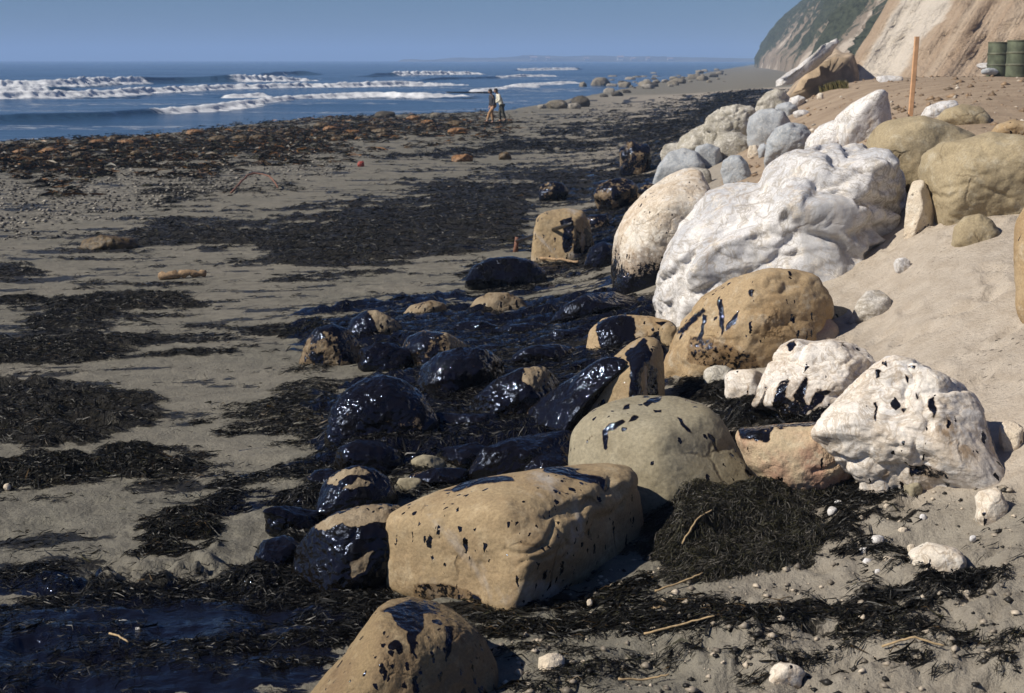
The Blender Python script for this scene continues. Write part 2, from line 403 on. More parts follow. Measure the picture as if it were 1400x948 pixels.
def weed_mat(name, rough=0.48):
    N = NT(name); c = N.attr('tint', 'Color'); N.b.inputs['Specular IOR Level'].default_value = .36
    N.set(Base_Color=c, Roughness=rough); N.b.inputs['IOR'].default_value = 1.45
    return N.m
M['weed'] = weed_mat('seaweed')
M['kelp'] = weed_mat('brown_kelp', .45)

def sea_mat():
    N = NT('sea_water'); v = N.coord('Object', (.55, 1.0, 1)); f = N.attr('foam')
    h = N.math('ADD', N.noise(v, .9, 6, .62, .3), N.math('MULTIPLY', N.noise(v, .13, 3), 2.2))
    fm = N.step(N.math('ADD', f, N.math('MULTIPLY', N.math('SUBTRACT', N.noise(v, 1.1, 8, .72, .6), .5), 1.9)), .36, .84)
    col = N.mix(fm, (.030, .070, .130), (.66, .68, .70))
    N.set(Base_Color=col, Roughness=N.mix(fm, (.16, .16, .16), (.9, .9, .9)), Normal=N.bump(h, 1.0, .22))
    N.b.inputs['IOR'].default_value = 1.33
    return N.m
M['sea'] = sea_mat()
def plain(name, col, rough=.7, noise=0.0, scale=8, metal=0.0, bump=0.0):
    N = NT(name); v = N.coord('Object')
    c = N.mix(N.step(N.noise(v, scale, 5), .35, .68), tuple(x * (1 - noise) for x in col), tuple(min(1, x * (1 + noise)) for x in col))
    N.set(Base_Color=c, Roughness=rough, Metallic=metal)
    if bump: N.set(Normal=N.bump(N.noise(v, scale * 4, 5), bump, .02))
    return N.m

# ------------------------------------------------------------------ seaweed and oil as they lie on the beach (outlines in photo pixels)
# name: (outline, weed 0..1, oil 0..1, thickness m, strands, label)
MATS = {
 'band': ([(85,345),(150,326),(225,306),(250,293),(330,297),(430,280),(540,268),(590,245),(690,236),(800,222),(900,216),(905,262),(870,292),(820,292),(735,288),(715,330),(640,350),(575,352),(520,376),(455,384),(390,378),(345,345),(240,340),(170,340)], .95, .12, .10, 26000, 'broad black seaweed band across the middle beach before the tan block'),
 'thin': ([(515,216),(600,207),(660,200),(690,188),(730,190),(800,192),(850,200),(800,208),(700,209),(600,216)], .85, .0, .08, 3500, 'thin dark seaweed streak left by the tide beyond the broad band'),
 'upper': ([(740,178),(830,168),(880,160),(930,145),(970,120),(1010,104),(1050,97),(1085,95),(1078,120),(1040,150),(985,175),(935,195),(905,222),(860,205),(800,192),(750,188)], 1.0, .1, .08, 12000, 'dark seaweed belt running up the beach beside the rock heap'),
 'mat_e': ([(-40,364),(40,361),(62,376),(20,384),(-40,384)], .95, .0, .06, 900, 'small dark seaweed mat on clean sand past the driftwood log'),
 'mat_h': ([(-40,408),(40,400),(72,411),(30,424),(-40,426)], .95, .0, .06, 900, 'small round seaweed mat lying below another small mat'),
 'mat_f': ([(10,440),(80,411),(145,402),(235,405),(340,409),(300,424),(200,438),(120,452),(30,452)], .95, .0, .09, 6000, 'long dark seaweed mat just below the driftwood log'),
 'mat_g': ([(-40,480),(90,462),(150,468),(200,455),(312,456),(348,470),(300,482),(190,486),(110,506),(-40,512)], .92, .0, .09, 6500, 'ragged seaweed mat with brown ends below the long mat'),
 'mat_k': ([(315,452),(430,444),(445,462),(330,463)], .9, .0, .05, 1300, 'narrow seaweed strip reaching toward the oiled rocks'),
 'mat_i': ([(-60,530),(50,522),(120,535),(200,560),(150,575),(100,590),(70,612),(-60,622)], 1.0, .0, .14, 6000, 'thick black seaweed mound with brown flecks on the open sand'),
 'mat_j': ([(-60,632),(90,613),(200,611),(278,630),(255,650),(150,665),(60,676),(-60,672)], 1.0, .0, .12, 6500, 'wide black seaweed bank lying nearest the oil pool'),
 'mat_l': ([(330,505),(400,488),(452,480),(470,520),(455,590),(430,612),(350,575),(300,590),(395,545)], .55, .1, .05, 3500, 'scattered seaweed shreds beside the black domed rocks'),
 'tangle': ([(400,428),(440,412),(600,404),(700,418),(770,402),(840,396),(905,402),(925,450),(915,530),(800,600),(760,650),(640,665),(540,675),(440,625),(445,560),(540,500),(400,500)], .78, .80, .12, 17000, 'oily seaweed tangle filling the gaps between the black rocks'),
 'pool': ([(-60,805),(60,785),(160,800),(300,802),(400,790),(440,800),(530,812),(530,850),(490,890),(430,960),(380,1000),(-60,1000)], .42, .92, .03, 4200, 'oil soaked weed around the blue sheened oil pool'),
 'lump': ([(135,752),(200,722),(270,700),(310,715),(300,750),(220,768)], 1.0, .3, .10, 2500, 'black seaweed lump in the sand above the oil pool'),
 'slope': ([(280,658),(470,632),(600,640),(700,640),(600,690),(440,735),(420,820),(340,815),(290,770),(360,730),(375,700),(270,705)], .60, .80, .08, 6000, 'tarry weed on the slope above the two tone rock'),
 'pile': ([(893,668),(950,654),(1010,668),(1080,685),(1120,698),(1150,735),(1130,765),(1060,790),(960,800),(895,802),(875,760)], 1.15, .0, .15, 21000, 'tall heap of dried black eelgrass beside the big tan boulder'),
 'litter': ([(1105,690),(1190,640),(1290,640),(1265,680),(1200,720),(1390,788),(1385,818),(1230,812),(1120,790)], .60, .36, .03, 4500, 'dark weed litter with white pebbles in front of the white rock'),
 'shreds': ([(640,870),(660,845),(760,835),(880,800),(960,805),(1100,880),(1250,872),(1390,885),(1390,905),(1150,905),(960,925),(850,960),(700,960)], .47, .26, .03, 6500, 'torn weed strips over the trampled sand below the eelgrass heap'),
 'foot': ([(690,880),(740,850),(800,830),(850,800),(880,760),(905,800),(880,830),(800,862),(720,890)], .9, .25, .03, 2600, 'dark weed drifted into the shade of the big tan boulder'),
 'brink': ([(330,802),(420,792),(540,798),(565,832),(500,862),(430,838),(340,832)], .95, .7, .05, 2500, 'tarry weed at the foot of the two tone rock'),
 'gap': ([(905,520),(990,500),(1045,545),(1130,570),(1120,590),(1010,595),(985,565),(925,548)], 1.0, .35, .10, 4500, 'black weed wedged between the ochre boulder and the streaked white rock'),
 'fold': ([(625,372),(660,350),(735,352),(800,358),(850,372),(845,384),(760,384),(720,398),(650,400)], .55, .5, .05, 2200, 'oily weed shreds around the wrinkled low black rock'),
 'dark': ([(720,290),(780,275),(860,240),(895,200),(960,190),(925,235),(880,290),(850,345),(810,368),(735,345)], .8, .45, .06, 5000, 'tar black weed in front of the warm white rock'),
 'kelp': ([(-80,208),(60,194),(160,188),(280,180),(430,163),(560,158),(640,160),(700,166),(690,178),(560,186),(480,200),(380,212),(200,222),(60,238),(-80,232)], .70, .0, .10, 12000, 'brown kelp wrack along the water edge'),
 'fringe': ([(200,258),(330,252),(400,250),(420,262),(330,268),(230,285),(180,275)], .45, .0, .05, 1800, 'thin weed shreds under the bent red branch'),
}
def poly_sd(px, poly):
    """signed distance in pixels, positive inside"""
    x, y = px[:, 0], px[:, 1]; poly = np.asarray(poly, float)
    best = np.full(len(px), 1e9); ins = np.zeros(len(px), bool)
    for a, b in zip(poly, np.roll(poly, -1, 0)):
        ab = b - a; t = np.clip(((x - a[0]) * ab[0] + (y - a[1]) * ab[1]) / (ab @ ab + 1e-9), 0, 1)
        best = np.minimum(best, np.hypot(x - a[0] - t * ab[0], y - a[1] - t * ab[1]))
        c = ((a[1] > y) != (b[1] > y)) & (x < (b[0] - a[0]) * (y - a[1]) / (b[1] - a[1] + 1e-12) + a[0]); ins ^= c
    return np.where(ins, best, -best)

# ground grid: fine near the camera, coarser with distance
NC = 680
s_ = np.sinh(np.linspace(-1.55, 1.55, NC)) / math.sinh(1.55) * 0.66
rows = np.concatenate([np.linspace(-9, 3.3, 8), np.geomspace(3.6, 26, 420)[0:], np.geomspace(26.2, 110, 190), np.geomspace(113, 3000, 60)])
NR = len(rows)
Yg = np.repeat(rows, NC); Xg = np.tile(s_, NR) * np.maximum(Yg, 3.6)
Zg = ground(Xg, Yg)
G0 = np.stack([Xg, Yg, Zg], -1)
PXg = proj(G0); PXg[Yg < 3.0] = (-9999, -9999)
near = (Yg > 3) & (Yg < 130)
nzb = np.full(len(Xg), .5); nzf = np.full(len(Xg), .5)
flat = G0 * np.array([1, 1, 0])
nzb[near] = fbm(flat[near] * np.array([.5, 1.7, 1]), 1.2, 6, 3, .64)
nzf[near] = fbm(flat[near] * np.array([.6, 2.0, 1]), 5.0, 4, 11, .6)
weed = np.zeros(len(Xg)); oil = np.zeros(len(Xg)); lift = np.zeros(len(Xg)); owner = np.full(len(Xg), -1)
bestw = np.full(len(Xg), .02)
for k, (nm, (poly, w, o, th, cnt, lab)) in enumerate(MATS.items()):
    pl = np.array(poly, float); lo = pl.min(0) - 40; hi = pl.max(0) + 40
    idx = np.where(near & (PXg[:, 0] > lo[0]) & (PXg[:, 0] < hi[0]) & (PXg[:, 1] > lo[1]) & (PXg[:, 1] < hi[1]))[0]
    if len(idx) == 0: continue
    sd = poly_sd(PXg[idx], pl)
    ext = min(np.ptp(pl[:, 1]), 90)
    e = sd / (ext * .20) + (nzb[idx] - .5) * 7.0 + (nzf[idx] - .5) * 4.0 - .25
    edge = sstep(-1.0, 1.0, e); core = sstep(-.5, 3.5, e)
    # broken cover: sand shows through where the weed lies thin
    holes = sstep(.30, .62, nzf[idx] * .5 + nzb[idx] * .5 + (w - .5) * .55)
    wv = edge * np.clip(w * (.35 + .65 * holes), 0, 1.1)
    weed[idx] = np.maximum(weed[idx], wv)
    ov = edge * o * (0.55 + .9 * sstep(.35, .65, nzb[idx]))
    oil[idx] = np.maximum(oil[idx], ov)
    lift[idx] = np.maximum(lift[idx], core * th * (.45 + 1.1 * nzf[idx]) * np.minimum(1, .4 + holes))
    m = wv > bestw[idx]
    owner[idx[m]] = k; bestw[idx[m]] = wv[m]
# thin shreds everywhere on the wet beach
inl = shore_d(Xg, Yg)
streak = np.full(len(Xg), .5)
streak[near] = fbm(flat[near] * np.array([.55, 2.0, 1]), 1.9, 5, 31, .62)
beach = (PXg[:, 0] < 930 + (PXg[:, 1] - 420) * .1) | (PXg[:, 1] > 700)
weed = np.maximum(weed, np.where(near & beach & (inl > 1), .66 * sstep(.51, .66, streak), 0))
# trampled, lumpy sand near the camera; smooth wet sand further out
amp = np.interp(Yg, [3, 8, 14, 30, 60, 140], [.060, .050, .035, .03, .03, .0])
tram = np.full(len(Xg), .5); tram[near] = fbm(flat[near], 3.3, 5, 57, .55)
rid = np.abs(tram - .5) * 2
lumpz = sstep(520, 800, PXg[:, 1]) * .6 + .4
Zf = Zg + (tram - .5) * amp * lumpz * 2.2 - rid * amp * .6 * lumpz
clod = np.zeros(len(Xg))
for poly, hgt in (([(60,790),(150,765),(240,770),(300,745),(310,800),(220,812),(100,820)], .17), ([(1150,800),(1400,720),(1400,948),(1000,948),(900,880)], .09), ([(480,395),(620,385),(640,400),(500,420)], .05)):
    sd = poly_sd(PXg[near], poly); c = np.zeros(len(Xg)); c[near] = sstep(-15, 25, sd) * hgt; clod = np.maximum(clod, c)
cl = np.full(len(Xg), .5); cl[near] = fbm(flat[near], 7.0, 4, 91, .6)
Zf += clod * (cl - .35) * 1.8
Zf += lift
fr_ = np.random.default_rng(3)
for _ in range(150):
    fx_, fy_ = fr_.uniform(1.2, 5.2), fr_.uniform(5.2, 12.5); a_ = fr_.uniform(0, 3.14); w1, w2 = fr_.uniform(.10, .16), fr_.uniform(.05, .075)
    ii = np.where((np.abs(Xg - fx_) < .5) & (np.abs(Yg - fy_) < .5))[0]
    u_ = (Xg[ii] - fx_) * math.cos(a_) + (Yg[ii] - fy_) * math.sin(a_); v_ = -(Xg[ii] - fx_) * math.sin(a_) + (Yg[ii] - fy_) * math.cos(a_)
    e_ = (u_ / w1) ** 2 + (v_ / w2) ** 2
    Zf[ii] += -.030 * np.exp(-e_ ** 2) + .013 * np.exp(-((np.sqrt(e_) - 1.5) / .4) ** 2)
G = np.stack([Xg, Yg, Zf], -1)
soilv = np.zeros(len(Xg)); damp_vign = np.zeros(len(Xg)); grav = np.zeros(len(Xg))
SOIL = [(1040,190),(1075,165),(1090,145),(1120,115),(1160,100),(1800,95),(1800,230),(1420,230),(1400,190),(1250,200),(1150,225),(1100,240),(1060,250),(1000,262),(985,250),(1000,215)]
vis = (Yg > 3) & (Yg < 200)
soilv[vis] = sstep(-14, 14, poly_sd(PXg[vis], SOIL))
soilv = np.maximum(soilv, sstep(1.9, 2.3, Zg) * (Yg > 14))
lx = PXg[:, 0] - (860 + (PXg[:, 1] - 400) * .25)
damp_vign = np.clip(.93 - sstep(-150, 420, lx) * .95, 0, 1); damp_vign = np.where(Yg > 140, .9, damp_vign)  # wet sand toward the sea, plus lens darkening painted in on the left
damp_vign = np.maximum(damp_vign, sstep(640, 700, PXg[:, 1]) * .62 * (PXg[:, 0] > 700))  # near right sand also set to this darker tone
GRAV = [(-100,235),(60,236),(200,222),(400,212),(500,212),(470,235),(330,258),(220,285),(60,315),(-100,320)]
gsd = poly_sd(PXg[vis], GRAV); grav[vis] = sstep(-14, 16, gsd + (nzb[vis] - .5) * 60)
dirty = np.clip(.25 + sstep(.4, .7, nzb) * .9, 0, 1) * np.where(Yg < 60, 1, .4)
me = mesh_np('beach', G, grid_faces(NR, NC), M['ground'])
cattr(me, 'zone', np.stack([oil, weed, soilv], -1)); cattr(me, 'zone2', np.stack([damp_vign, grav, dirty], -1))
tag(link('beach', me), 'wet sand beach rising to a dry sandy berm', None, None, 'structure')
GZ = G[:, 2].reshape(NR, NC)
def gz(X, Y):           # height of the finished sand under a point
    X = np.atleast_1d(np.asarray(X, float)); Y = np.atleast_1d(np.asarray(Y, float))
    r = np.interp(Y, rows, np.arange(NR)); c = np.interp(X / np.maximum(Y, 3.6), s_, np.arange(NC))
    r0 = np.clip(r.astype(int), 0, NR - 2); c0 = np.clip(c.astype(int), 0, NC - 2); fr = r - r0; fc = c - c0
    return (GZ[r0, c0] * (1 - fr) * (1 - fc) + GZ[r0 + 1, c0] * fr * (1 - fc) + GZ[r0, c0 + 1] * (1 - fr) * fc + GZ[r0 + 1, c0 + 1] * fr * fc)
def on_ground(px, py):
    p = hit(px, py); p[2] = gz(p[0], p[1])[0]; return p

# ------------------------------------------------------------------ sea
def sea_pt(px, py, z=SEA_Z):
    d = ray(px, py); return CO + d * ((z - CAMZ) / d[..., 2])[..., None]
sr = np.concatenate([np.linspace(20, 60, 20), np.geomspace(60.5, 500, 240), np.geomspace(510, 7000, 60)])
sc_ = np.linspace(-1.1, .40, 170)
Ys = np.repeat(sr, len(sc_)); Xs = np.tile(sc_, len(sr)) * Ys
sdist = shore_d(Xs, Ys)
PS = np.stack([Xs, Ys, np.zeros(len(Xs))], -1)
off = np.clip(-sdist / 12, 0, 1)
swell = (fbm(PS * np.array([.35, 1, 1]), .09, 3, 5) - .5) * .7 * off * np.clip(700 / Ys, 0, 1)
Zs = SEA_Z + np.minimum(swell, .35) - sstep(0, 14, sdist) * 1.2 - (sdist > 8) * 1.5
foam = np.clip(1 - np.abs(sdist + 1.0) / 1.6, 0, 1) * .42 * (fbm(PS, .15, 2, 8) > .5)
# lace of foam left behind the breakers
foam = np.maximum(foam, .42 * sstep(.52, .66, fbm(PS * np.array([.35, 1.2, 1]), .14, 4, 9)) * (sdist < -2) * (Ys < 330) * np.clip(1.2 + sdist / 140, .2, 1))
me = mesh_np('sea', np.stack([Xs, Ys, Zs], -1), grid_faces(len(sr), len(sc_)), M['sea']); fattr(me, 'foam', foam)
tag(link('sea', me), 'blue sea with broken surf', None, None, 'structure')
# breakers: (crest line in photo pixels, height m, list of (from, to) stretches that have broken to foam)
BREAK = [
 ([(-250,122),(-60,120),(60,119),(130,117),(200,114),(250,113),(300,113),(440,111)], .95, [(0, .60), (.80, 1.0)]),
 ([(-300,142),(-100,138),(60,135),(150,132),(230,127),(330,123),(430,121),(560,118),(650,117)], .62, [(0, 1.0)]),
 ([(-200,172),(-60,168),(80,166),(170,161),(240,156),(320,149),(372,142),(430,136),(500,133),(580,134),(640,131)], .45, [(0, .03), (.25, 1.0)]),
 ([(355,106),(400,103),(450,103)], .9, [(.5, .52)]),
 ([(500,105),(540,104),(600,103),(660,102)], .8, [(.25, 1.0)]),
 ([(560,112),(640,109),(700,107),(760,105)], .5, [(.55, 1.0)]),
 ([(300,136),(340,134),(372,133)], .35, [(0, 1.0)]),
 ([(690,119),(740,117),(790,114)], .35, [(0, 1.0)]),
 ([(640,126),(700,122),(745,120)], .30, [(0, .9)]),
 ([(700,97.5),(760,96),(800,95.5)], .7, [(.1, .9)]),
 ([(-200,128),(0,127),(120,125)], .5, [(.2, .8)]),
]
for bi, (pl, hgt, parts) in enumerate(BREAK):
    P = sea_pt(np.array([p[0] for p in pl], float), np.array([p[1] for p in pl], float))[:, :2]
    L = np.concatenate([[0], np.cumsum(np.linalg.norm(np.diff(P, axis=0), axis=1))])
    n = int(np.clip(L[-1] / .22, 60, 700)); t = np.linspace(0, L[-1], n)
    C = np.stack([np.interp(t, L, P[:, 0]), np.interp(t, L, P[:, 1])], -1)
    ker = np.ones(31) / 31; C = np.stack([np.convolve(np.pad(C[:, i], 15, 'edge'), ker, 'valid') for i in (0, 1)], -1)
    T = np.gradient(C, axis=0); T /= np.linalg.norm(T, axis=1, keepdims=True); Nn = np.stack([T[:, 1], -T[:, 0]], -1)   # toward the beach
    u = t / L[-1]
    brk = np.zeros(n)
    for a, b in parts: brk = np.maximum(brk, sstep(a - .03, a + .02, u) * (1 - sstep(b - .02, b + .03, u)))
    hh = hgt * np.clip(np.minimum(u, 1 - u) * 9, 0, 1) * (.72 + .56 * fbm(np.stack([C[:, 0], C[:, 1], C[:, 0] * 0], -1), .12, 3, 40 + bi))
    q = np.linspace(0, 1, 20)
    # across: back slope, crest, face, roller, apron
    offs = np.interp(q, [0, .30, .42, .55, .75, 1], [-4.5, -1.2, -.25, .25, 1.0, 3.0]) * (.5 + hgt * .6)
    hgts = np.interp(q, [0, .30, .42, .50, .62, .80, 1], [-.35, .62, 1.0, .93, .42, .10, -.30])
    V = np.zeros((n, 20, 3)); FA = np.zeros((n, 20))
    wob = (fbm(np.stack([C[:, 0], C[:, 1], C[:, 0] * 0], -1), .35, 4, 70 + bi) - .5)
    for j in range(20):
        V[:, j, :2] = C + Nn * (offs[j] + wob * 1.6)[:, None]
        V[:, j, 2] = SEA_Z + hh * hgts[j]
        FA[:, j] = brk * np.interp(q[j], [0, .33, .40, .80, 1], [-.3, .1, 1.2, .75, -.15])
    Vf = V.reshape(-1, 3); nzv = fbm(Vf, 1.5, 4, 90 + bi) - .5
    Vf[:, 2] += nzv * hgt * .75 * np.clip(FA.ravel(), 0, 1)
    Vf[:, :2] += (np.repeat(Nn, 20, 0) * (nzv * hgt * .9 * np.clip(FA.ravel(), 0, 1))[:, None])
    me = mesh_np('breaking_wave', Vf, grid_faces(n, 20), M['sea']); fattr(me, 'foam', FA.ravel())
    tag(link('breaking_wave', me), None, None, None, 'structure')
# ------------------------------------------------------------------ cliffs
def cliff_mat(name, bare, bare2, white, scrub, scrub_amt, strat):
    N = NT(name); v = N.coord('Object')
    sv = N.attr('strat'); n = N.noise(v, .35, 6, .65, .5)
    comb = N.new('ShaderNodeCombineXYZ'); N.l.new(sv, comb.inputs[0])
    st = N.noise(comb.outputs[0], strat, 5, .6)
    col = N.mix(N.step(st, .38, .60), bare, bare2)
    col = N.mix(N.step(N.noise(v, 2.2, 6, .7), .55, .75), col, tuple(x * .62 for x in bare))
    wm = N.step(N.math('ADD', N.attr('pale'), N.math('MULTIPLY', N.math('SUBTRACT', n, .5), .9)), .42, .60)
    col = N.mix(wm, col, white)
    gm = N.step(N.math('ADD', N.attr('scrub'), N.math('MULTIPLY', N.math('SUBTRACT', N.noise(v, .5, 7, .7), .5), 1.1)), .45, .58)
    green = N.mix(N.step(N.noise(v, 1.3, 5, .7), .4, .64), scrub, tuple(x * .45 for x in scrub))
    col = N.mix(N.math('MULTIPLY', gm, scrub_amt), col, green)
    h = N.math('ADD', N.noise(v, 1.6, 7, .7), N.math('MULTIPLY', st, .8))
    N.set(Base_Color=col, Roughness=.95, Normal=N.bump(h, .9, .5)); N.b.inputs['Specular IOR Level'].default_value = .15
    return N.m
M['near_cliff'] = cliff_mat('near_cliff_earth', (.40, .30, .215), (.48, .385, .29), (.64, .58, .50), (.07, .085, .035), 1.0, 1.5)
M['far_cliff'] = cliff_mat('far_cliff_earth', (.22, .175, .13), (.27, .225, .175), (.46, .40, .33), (.066, .075, .048), 1.0, .35)
# far sea cliff: one long face above the beach, running away along the coast
bl = np.array([(24, 90), (31, 130), (42, 190), (62, 330), (94, 560), (150, 900), (300, 1700)], float)
L = np.concatenate([[0], np.cumsum(np.linalg.norm(np.diff(bl, axis=0), axis=1))])
nS, nT = 420, 90
s = np.interp(np.linspace(0, 1, nS), [0, .25, .7, 1], [0, 160, 560, L[-1]])
B = np.stack([np.interp(s, L, bl[:, 0]), np.interp(s, L, bl[:, 1])], -1)
T = np.gradient(B, axis=0); T /= np.linalg.norm(T, axis=1, keepdims=True); Nn = np.stack([T[:, 1], -T[:, 0]], -1)
tv = np.linspace(0, 1, nT)
S2, T2 = np.meshgrid(s, tv, indexing='ij')
hgt = np.interp(s, [0, 60, 140, 300, 600, 1700], [7, 12, 26, 44, 42, 35])
Pb = np.stack([S2.ravel(), T2.ravel() * 60, np.zeros(S2.size)], -1)
gul = fbm(Pb * np.array([1, .22, 1]), .055, 5, 201, .55).reshape(nS, nT)
rough = fbm(Pb, .16, 5, 202, .6).reshape(nS, nT)
prof = np.interp(T2, [0, .1, .6, .85, 1], [0, .10, .62, .85, 1])
backs = np.interp(T2, [0, .12, .5, .8, 1], [0, 1.5, 13, 30, 60]) * (hgt / 40)[:, None] * 1.05
backs = backs + (gul - .5) * 16 * np.clip(T2 * 3, 0.1, 1) * (hgt / 40)[:, None] + (rough - .5) * 4 * np.clip(T2 * 4, .1, 1)
V = np.zeros((nS, nT, 3)); V[..., :2] = B[:, None] + Nn[:, None] * backs[..., None]
V[..., 2] = -1.0 + prof * hgt[:, None] + (rough - .5) * 2.0 * T2
me = mesh_np('sea_cliff', V.reshape(-1, 3), grid_faces(nS, nT), M['far_cliff'])
fattr(me, 'strat', (S2 * .5 - T2 * 30).ravel())
fattr(me, 'pale', (.30 + (gul - .5) * 2.6 * sstep(.95, .25, T2)).ravel()); fattr(me, 'scrub', (.50 + (.5 - gul) * 1.6 + .40 * sstep(.35, .9, T2) - .25 * sstep(.25, .0, T2)).ravel())
tag(link('sea_cliff', me), None, None, None, 'structure')
# near cliff: tilted pale and brown strata that end in a leaning edge
nS, nT = 300, 150
A0 = CO + ray(1128, 114) * 60; A1 = np.array([60., 40., 0])
z0 = 1.9
sN = np.linspace(0, 1, nS); tN = np.linspace(0, 1, nT)
S2, T2 = np.meshgrid(sN, tN, indexing='ij')
H = 24.0; SPAN = np.linalg.norm(A1[:2] - A0[:2]); dirv = (A1[:2] - A0[:2]) / SPAN; nrm = np.array([-dirv[1], dirv[0]])
if nrm[1] < 0: nrm = -nrm
zz = T2 * H; along = S2 * SPAN + zz * .50           # bedding leans to the right
strata = along - zz * .50
Pq = np.stack([strata.ravel() * 1.0, zz.ravel() * .10, np.zeros(S2.size)], -1)
rib = fbm(Pq, .55, 5, 301, .6).reshape(nS, nT); lump = fbm(np.stack([along.ravel(), zz.ravel(), 0 * zz.ravel()], -1), .5, 5, 303, .6).reshape(nS, nT)
dep = zz * .40 + (rib - .5) * 2.6 + (lump - .5) * 1.5 + np.exp(-S2 * SPAN / 1.0) * 2.5 - 3.2 * sstep(.30, .95, S2) * sstep(.1, .4, T2) 
V = np.zeros((nS, nT, 3)); V[..., :2] = A0[:2] + along[..., None] * dirv + dep[..., None] * nrm; V[..., 2] = z0 + zz
V[..., :2] -= (nrm * 1.5) * (1 - sstep(0, .06, T2))[..., None]
# the return of the face past its leaning edge
ret = []
for k in range(1, 14): 
    e = V[0].copy(); e[:, :2] += nrm * (k * 2.2) + dirv * (k * .42 + (rib[0] - .5)[:, None] * .4 * k); ret.append(e)
V = np.concatenate([np.array(ret[::-1]), V], 0); nR = len(ret)
pad = lambda a, c: np.concatenate([np.full((nR, nT), c), a], 0)
me = mesh_np('cliff_face', V.reshape(-1, 3), grid_faces(nS + nR, nT), M['near_cliff'])
fattr(me, 'strat', pad(strata, -2.).ravel())
fattr(me, 'pale', pad(.85 * np.exp(-((strata - 1.7) / 1.3) ** 2) + .30 * np.exp(-((strata - 5.0) / .5) ** 2) + .02 + .2 * (rib - .5), .1).ravel()); fattr(me, 'scrub', pad(-.6 + 0 * S2, .75).ravel())
tag(link('cliff_face', me), None, None, None, 'structure')
# low headland across the bay
hp = np.array([(555, 80.8), (600, 80), (650, 79), (690, 77.5), (715, 75), (740, 77), (800, 75.6), (850, 76.5), (900, 77), (950, 78), (1010, 79.5), (1080, 79)], float)
D = 2600.0
xs = np.linspace(555, 1080, 240); top = np.interp(xs, hp[:, 0], hp[:, 1])
hx = (xs - PW / 2) / FP * D; hz = CAMZ + (HORIZON - top) / FP * D
hz = hz + (fbm(np.stack([hx, 0 * hx, 0 * hx], -1), .02, 4, 77) - .5) * 6
V = []
for y, f in ((-160, -.1), (-120, .45), (-60, .85), (0, 1.0), (150, .8), (400, .2)):
    V.append(np.stack([hx, D + y + 0 * hx, -1 + f * hz], -1))
V = np.stack(V, 1)
M['headland'] = plain('headland_scrub', (.10, .095, .075), .95, .5, .02)
tag(link('headland', mesh_np('headland', V.reshape(-1, 3), grid_faces(240, 6), M['headland'])), None, None, None, 'structure')
M['farwall'] = plain('far_wall', (.75, .72, .68), .8, .1, .3); M['farroof'] = plain('far_roof', (.35, .25, .2), .8, .2, .3)
def gable(x, y, z, w, d, h):
    r = h * .45
    V = [(-w/2,-d/2,0),(w/2,-d/2,0),(w/2,d/2,0),(-w/2,d/2,0),(-w/2,-d/2,h),(w/2,-d/2,h),(w/2,d/2,h),(-w/2,d/2,h),(-w/2,0,h+r),(w/2,0,h+r)]
    root = bpy.data.objects.new('far_building', None); COL.objects.link(root); root.location = (x, y, z)
    link('wall', mesh_py('wall', V, [(0,1,5,4),(2,3,7,6),(1,2,6,9,5),(3,0,4,8,7)], M['farwall'], False), parent=root)
    e = 1.0
    R = [(-w/2-e,-d/2-e,h-.2),(w/2+e,-d/2-e,h-.2),(w/2+e,0,h+r+.3),(-w/2-e,0,h+r+.3),(-w/2-e,d/2+e,h-.2),(w/2+e,d/2+e,h-.2)]
    R += [(a, b, c + .8) for a, b, c in R]
    link('roof', mesh_py('roof', R, [(6,7,8,9),(9,8,11,10),(0,1,7,6),(4,10,11,5),(1,0,3,2),(2,3,4,5)], M['farroof'], False), parent=root)
    return tag(root, 'tiny pale building on the hazy headland across the bay', 'building', 'buildings on the far headland')
for px, w, h in ((729, 26, 9), (748, 14, 7), (845, 22, 12), (862, 16, 7), (882, 12, 8), (800, 18, 6), (912, 20, 6)):
    x = (px - PW / 2) / FP * (D - 130); gable(x, D - 130, np.interp(x, hx, hz) * .42 - 2.0, w * .42, 8, h * .38)
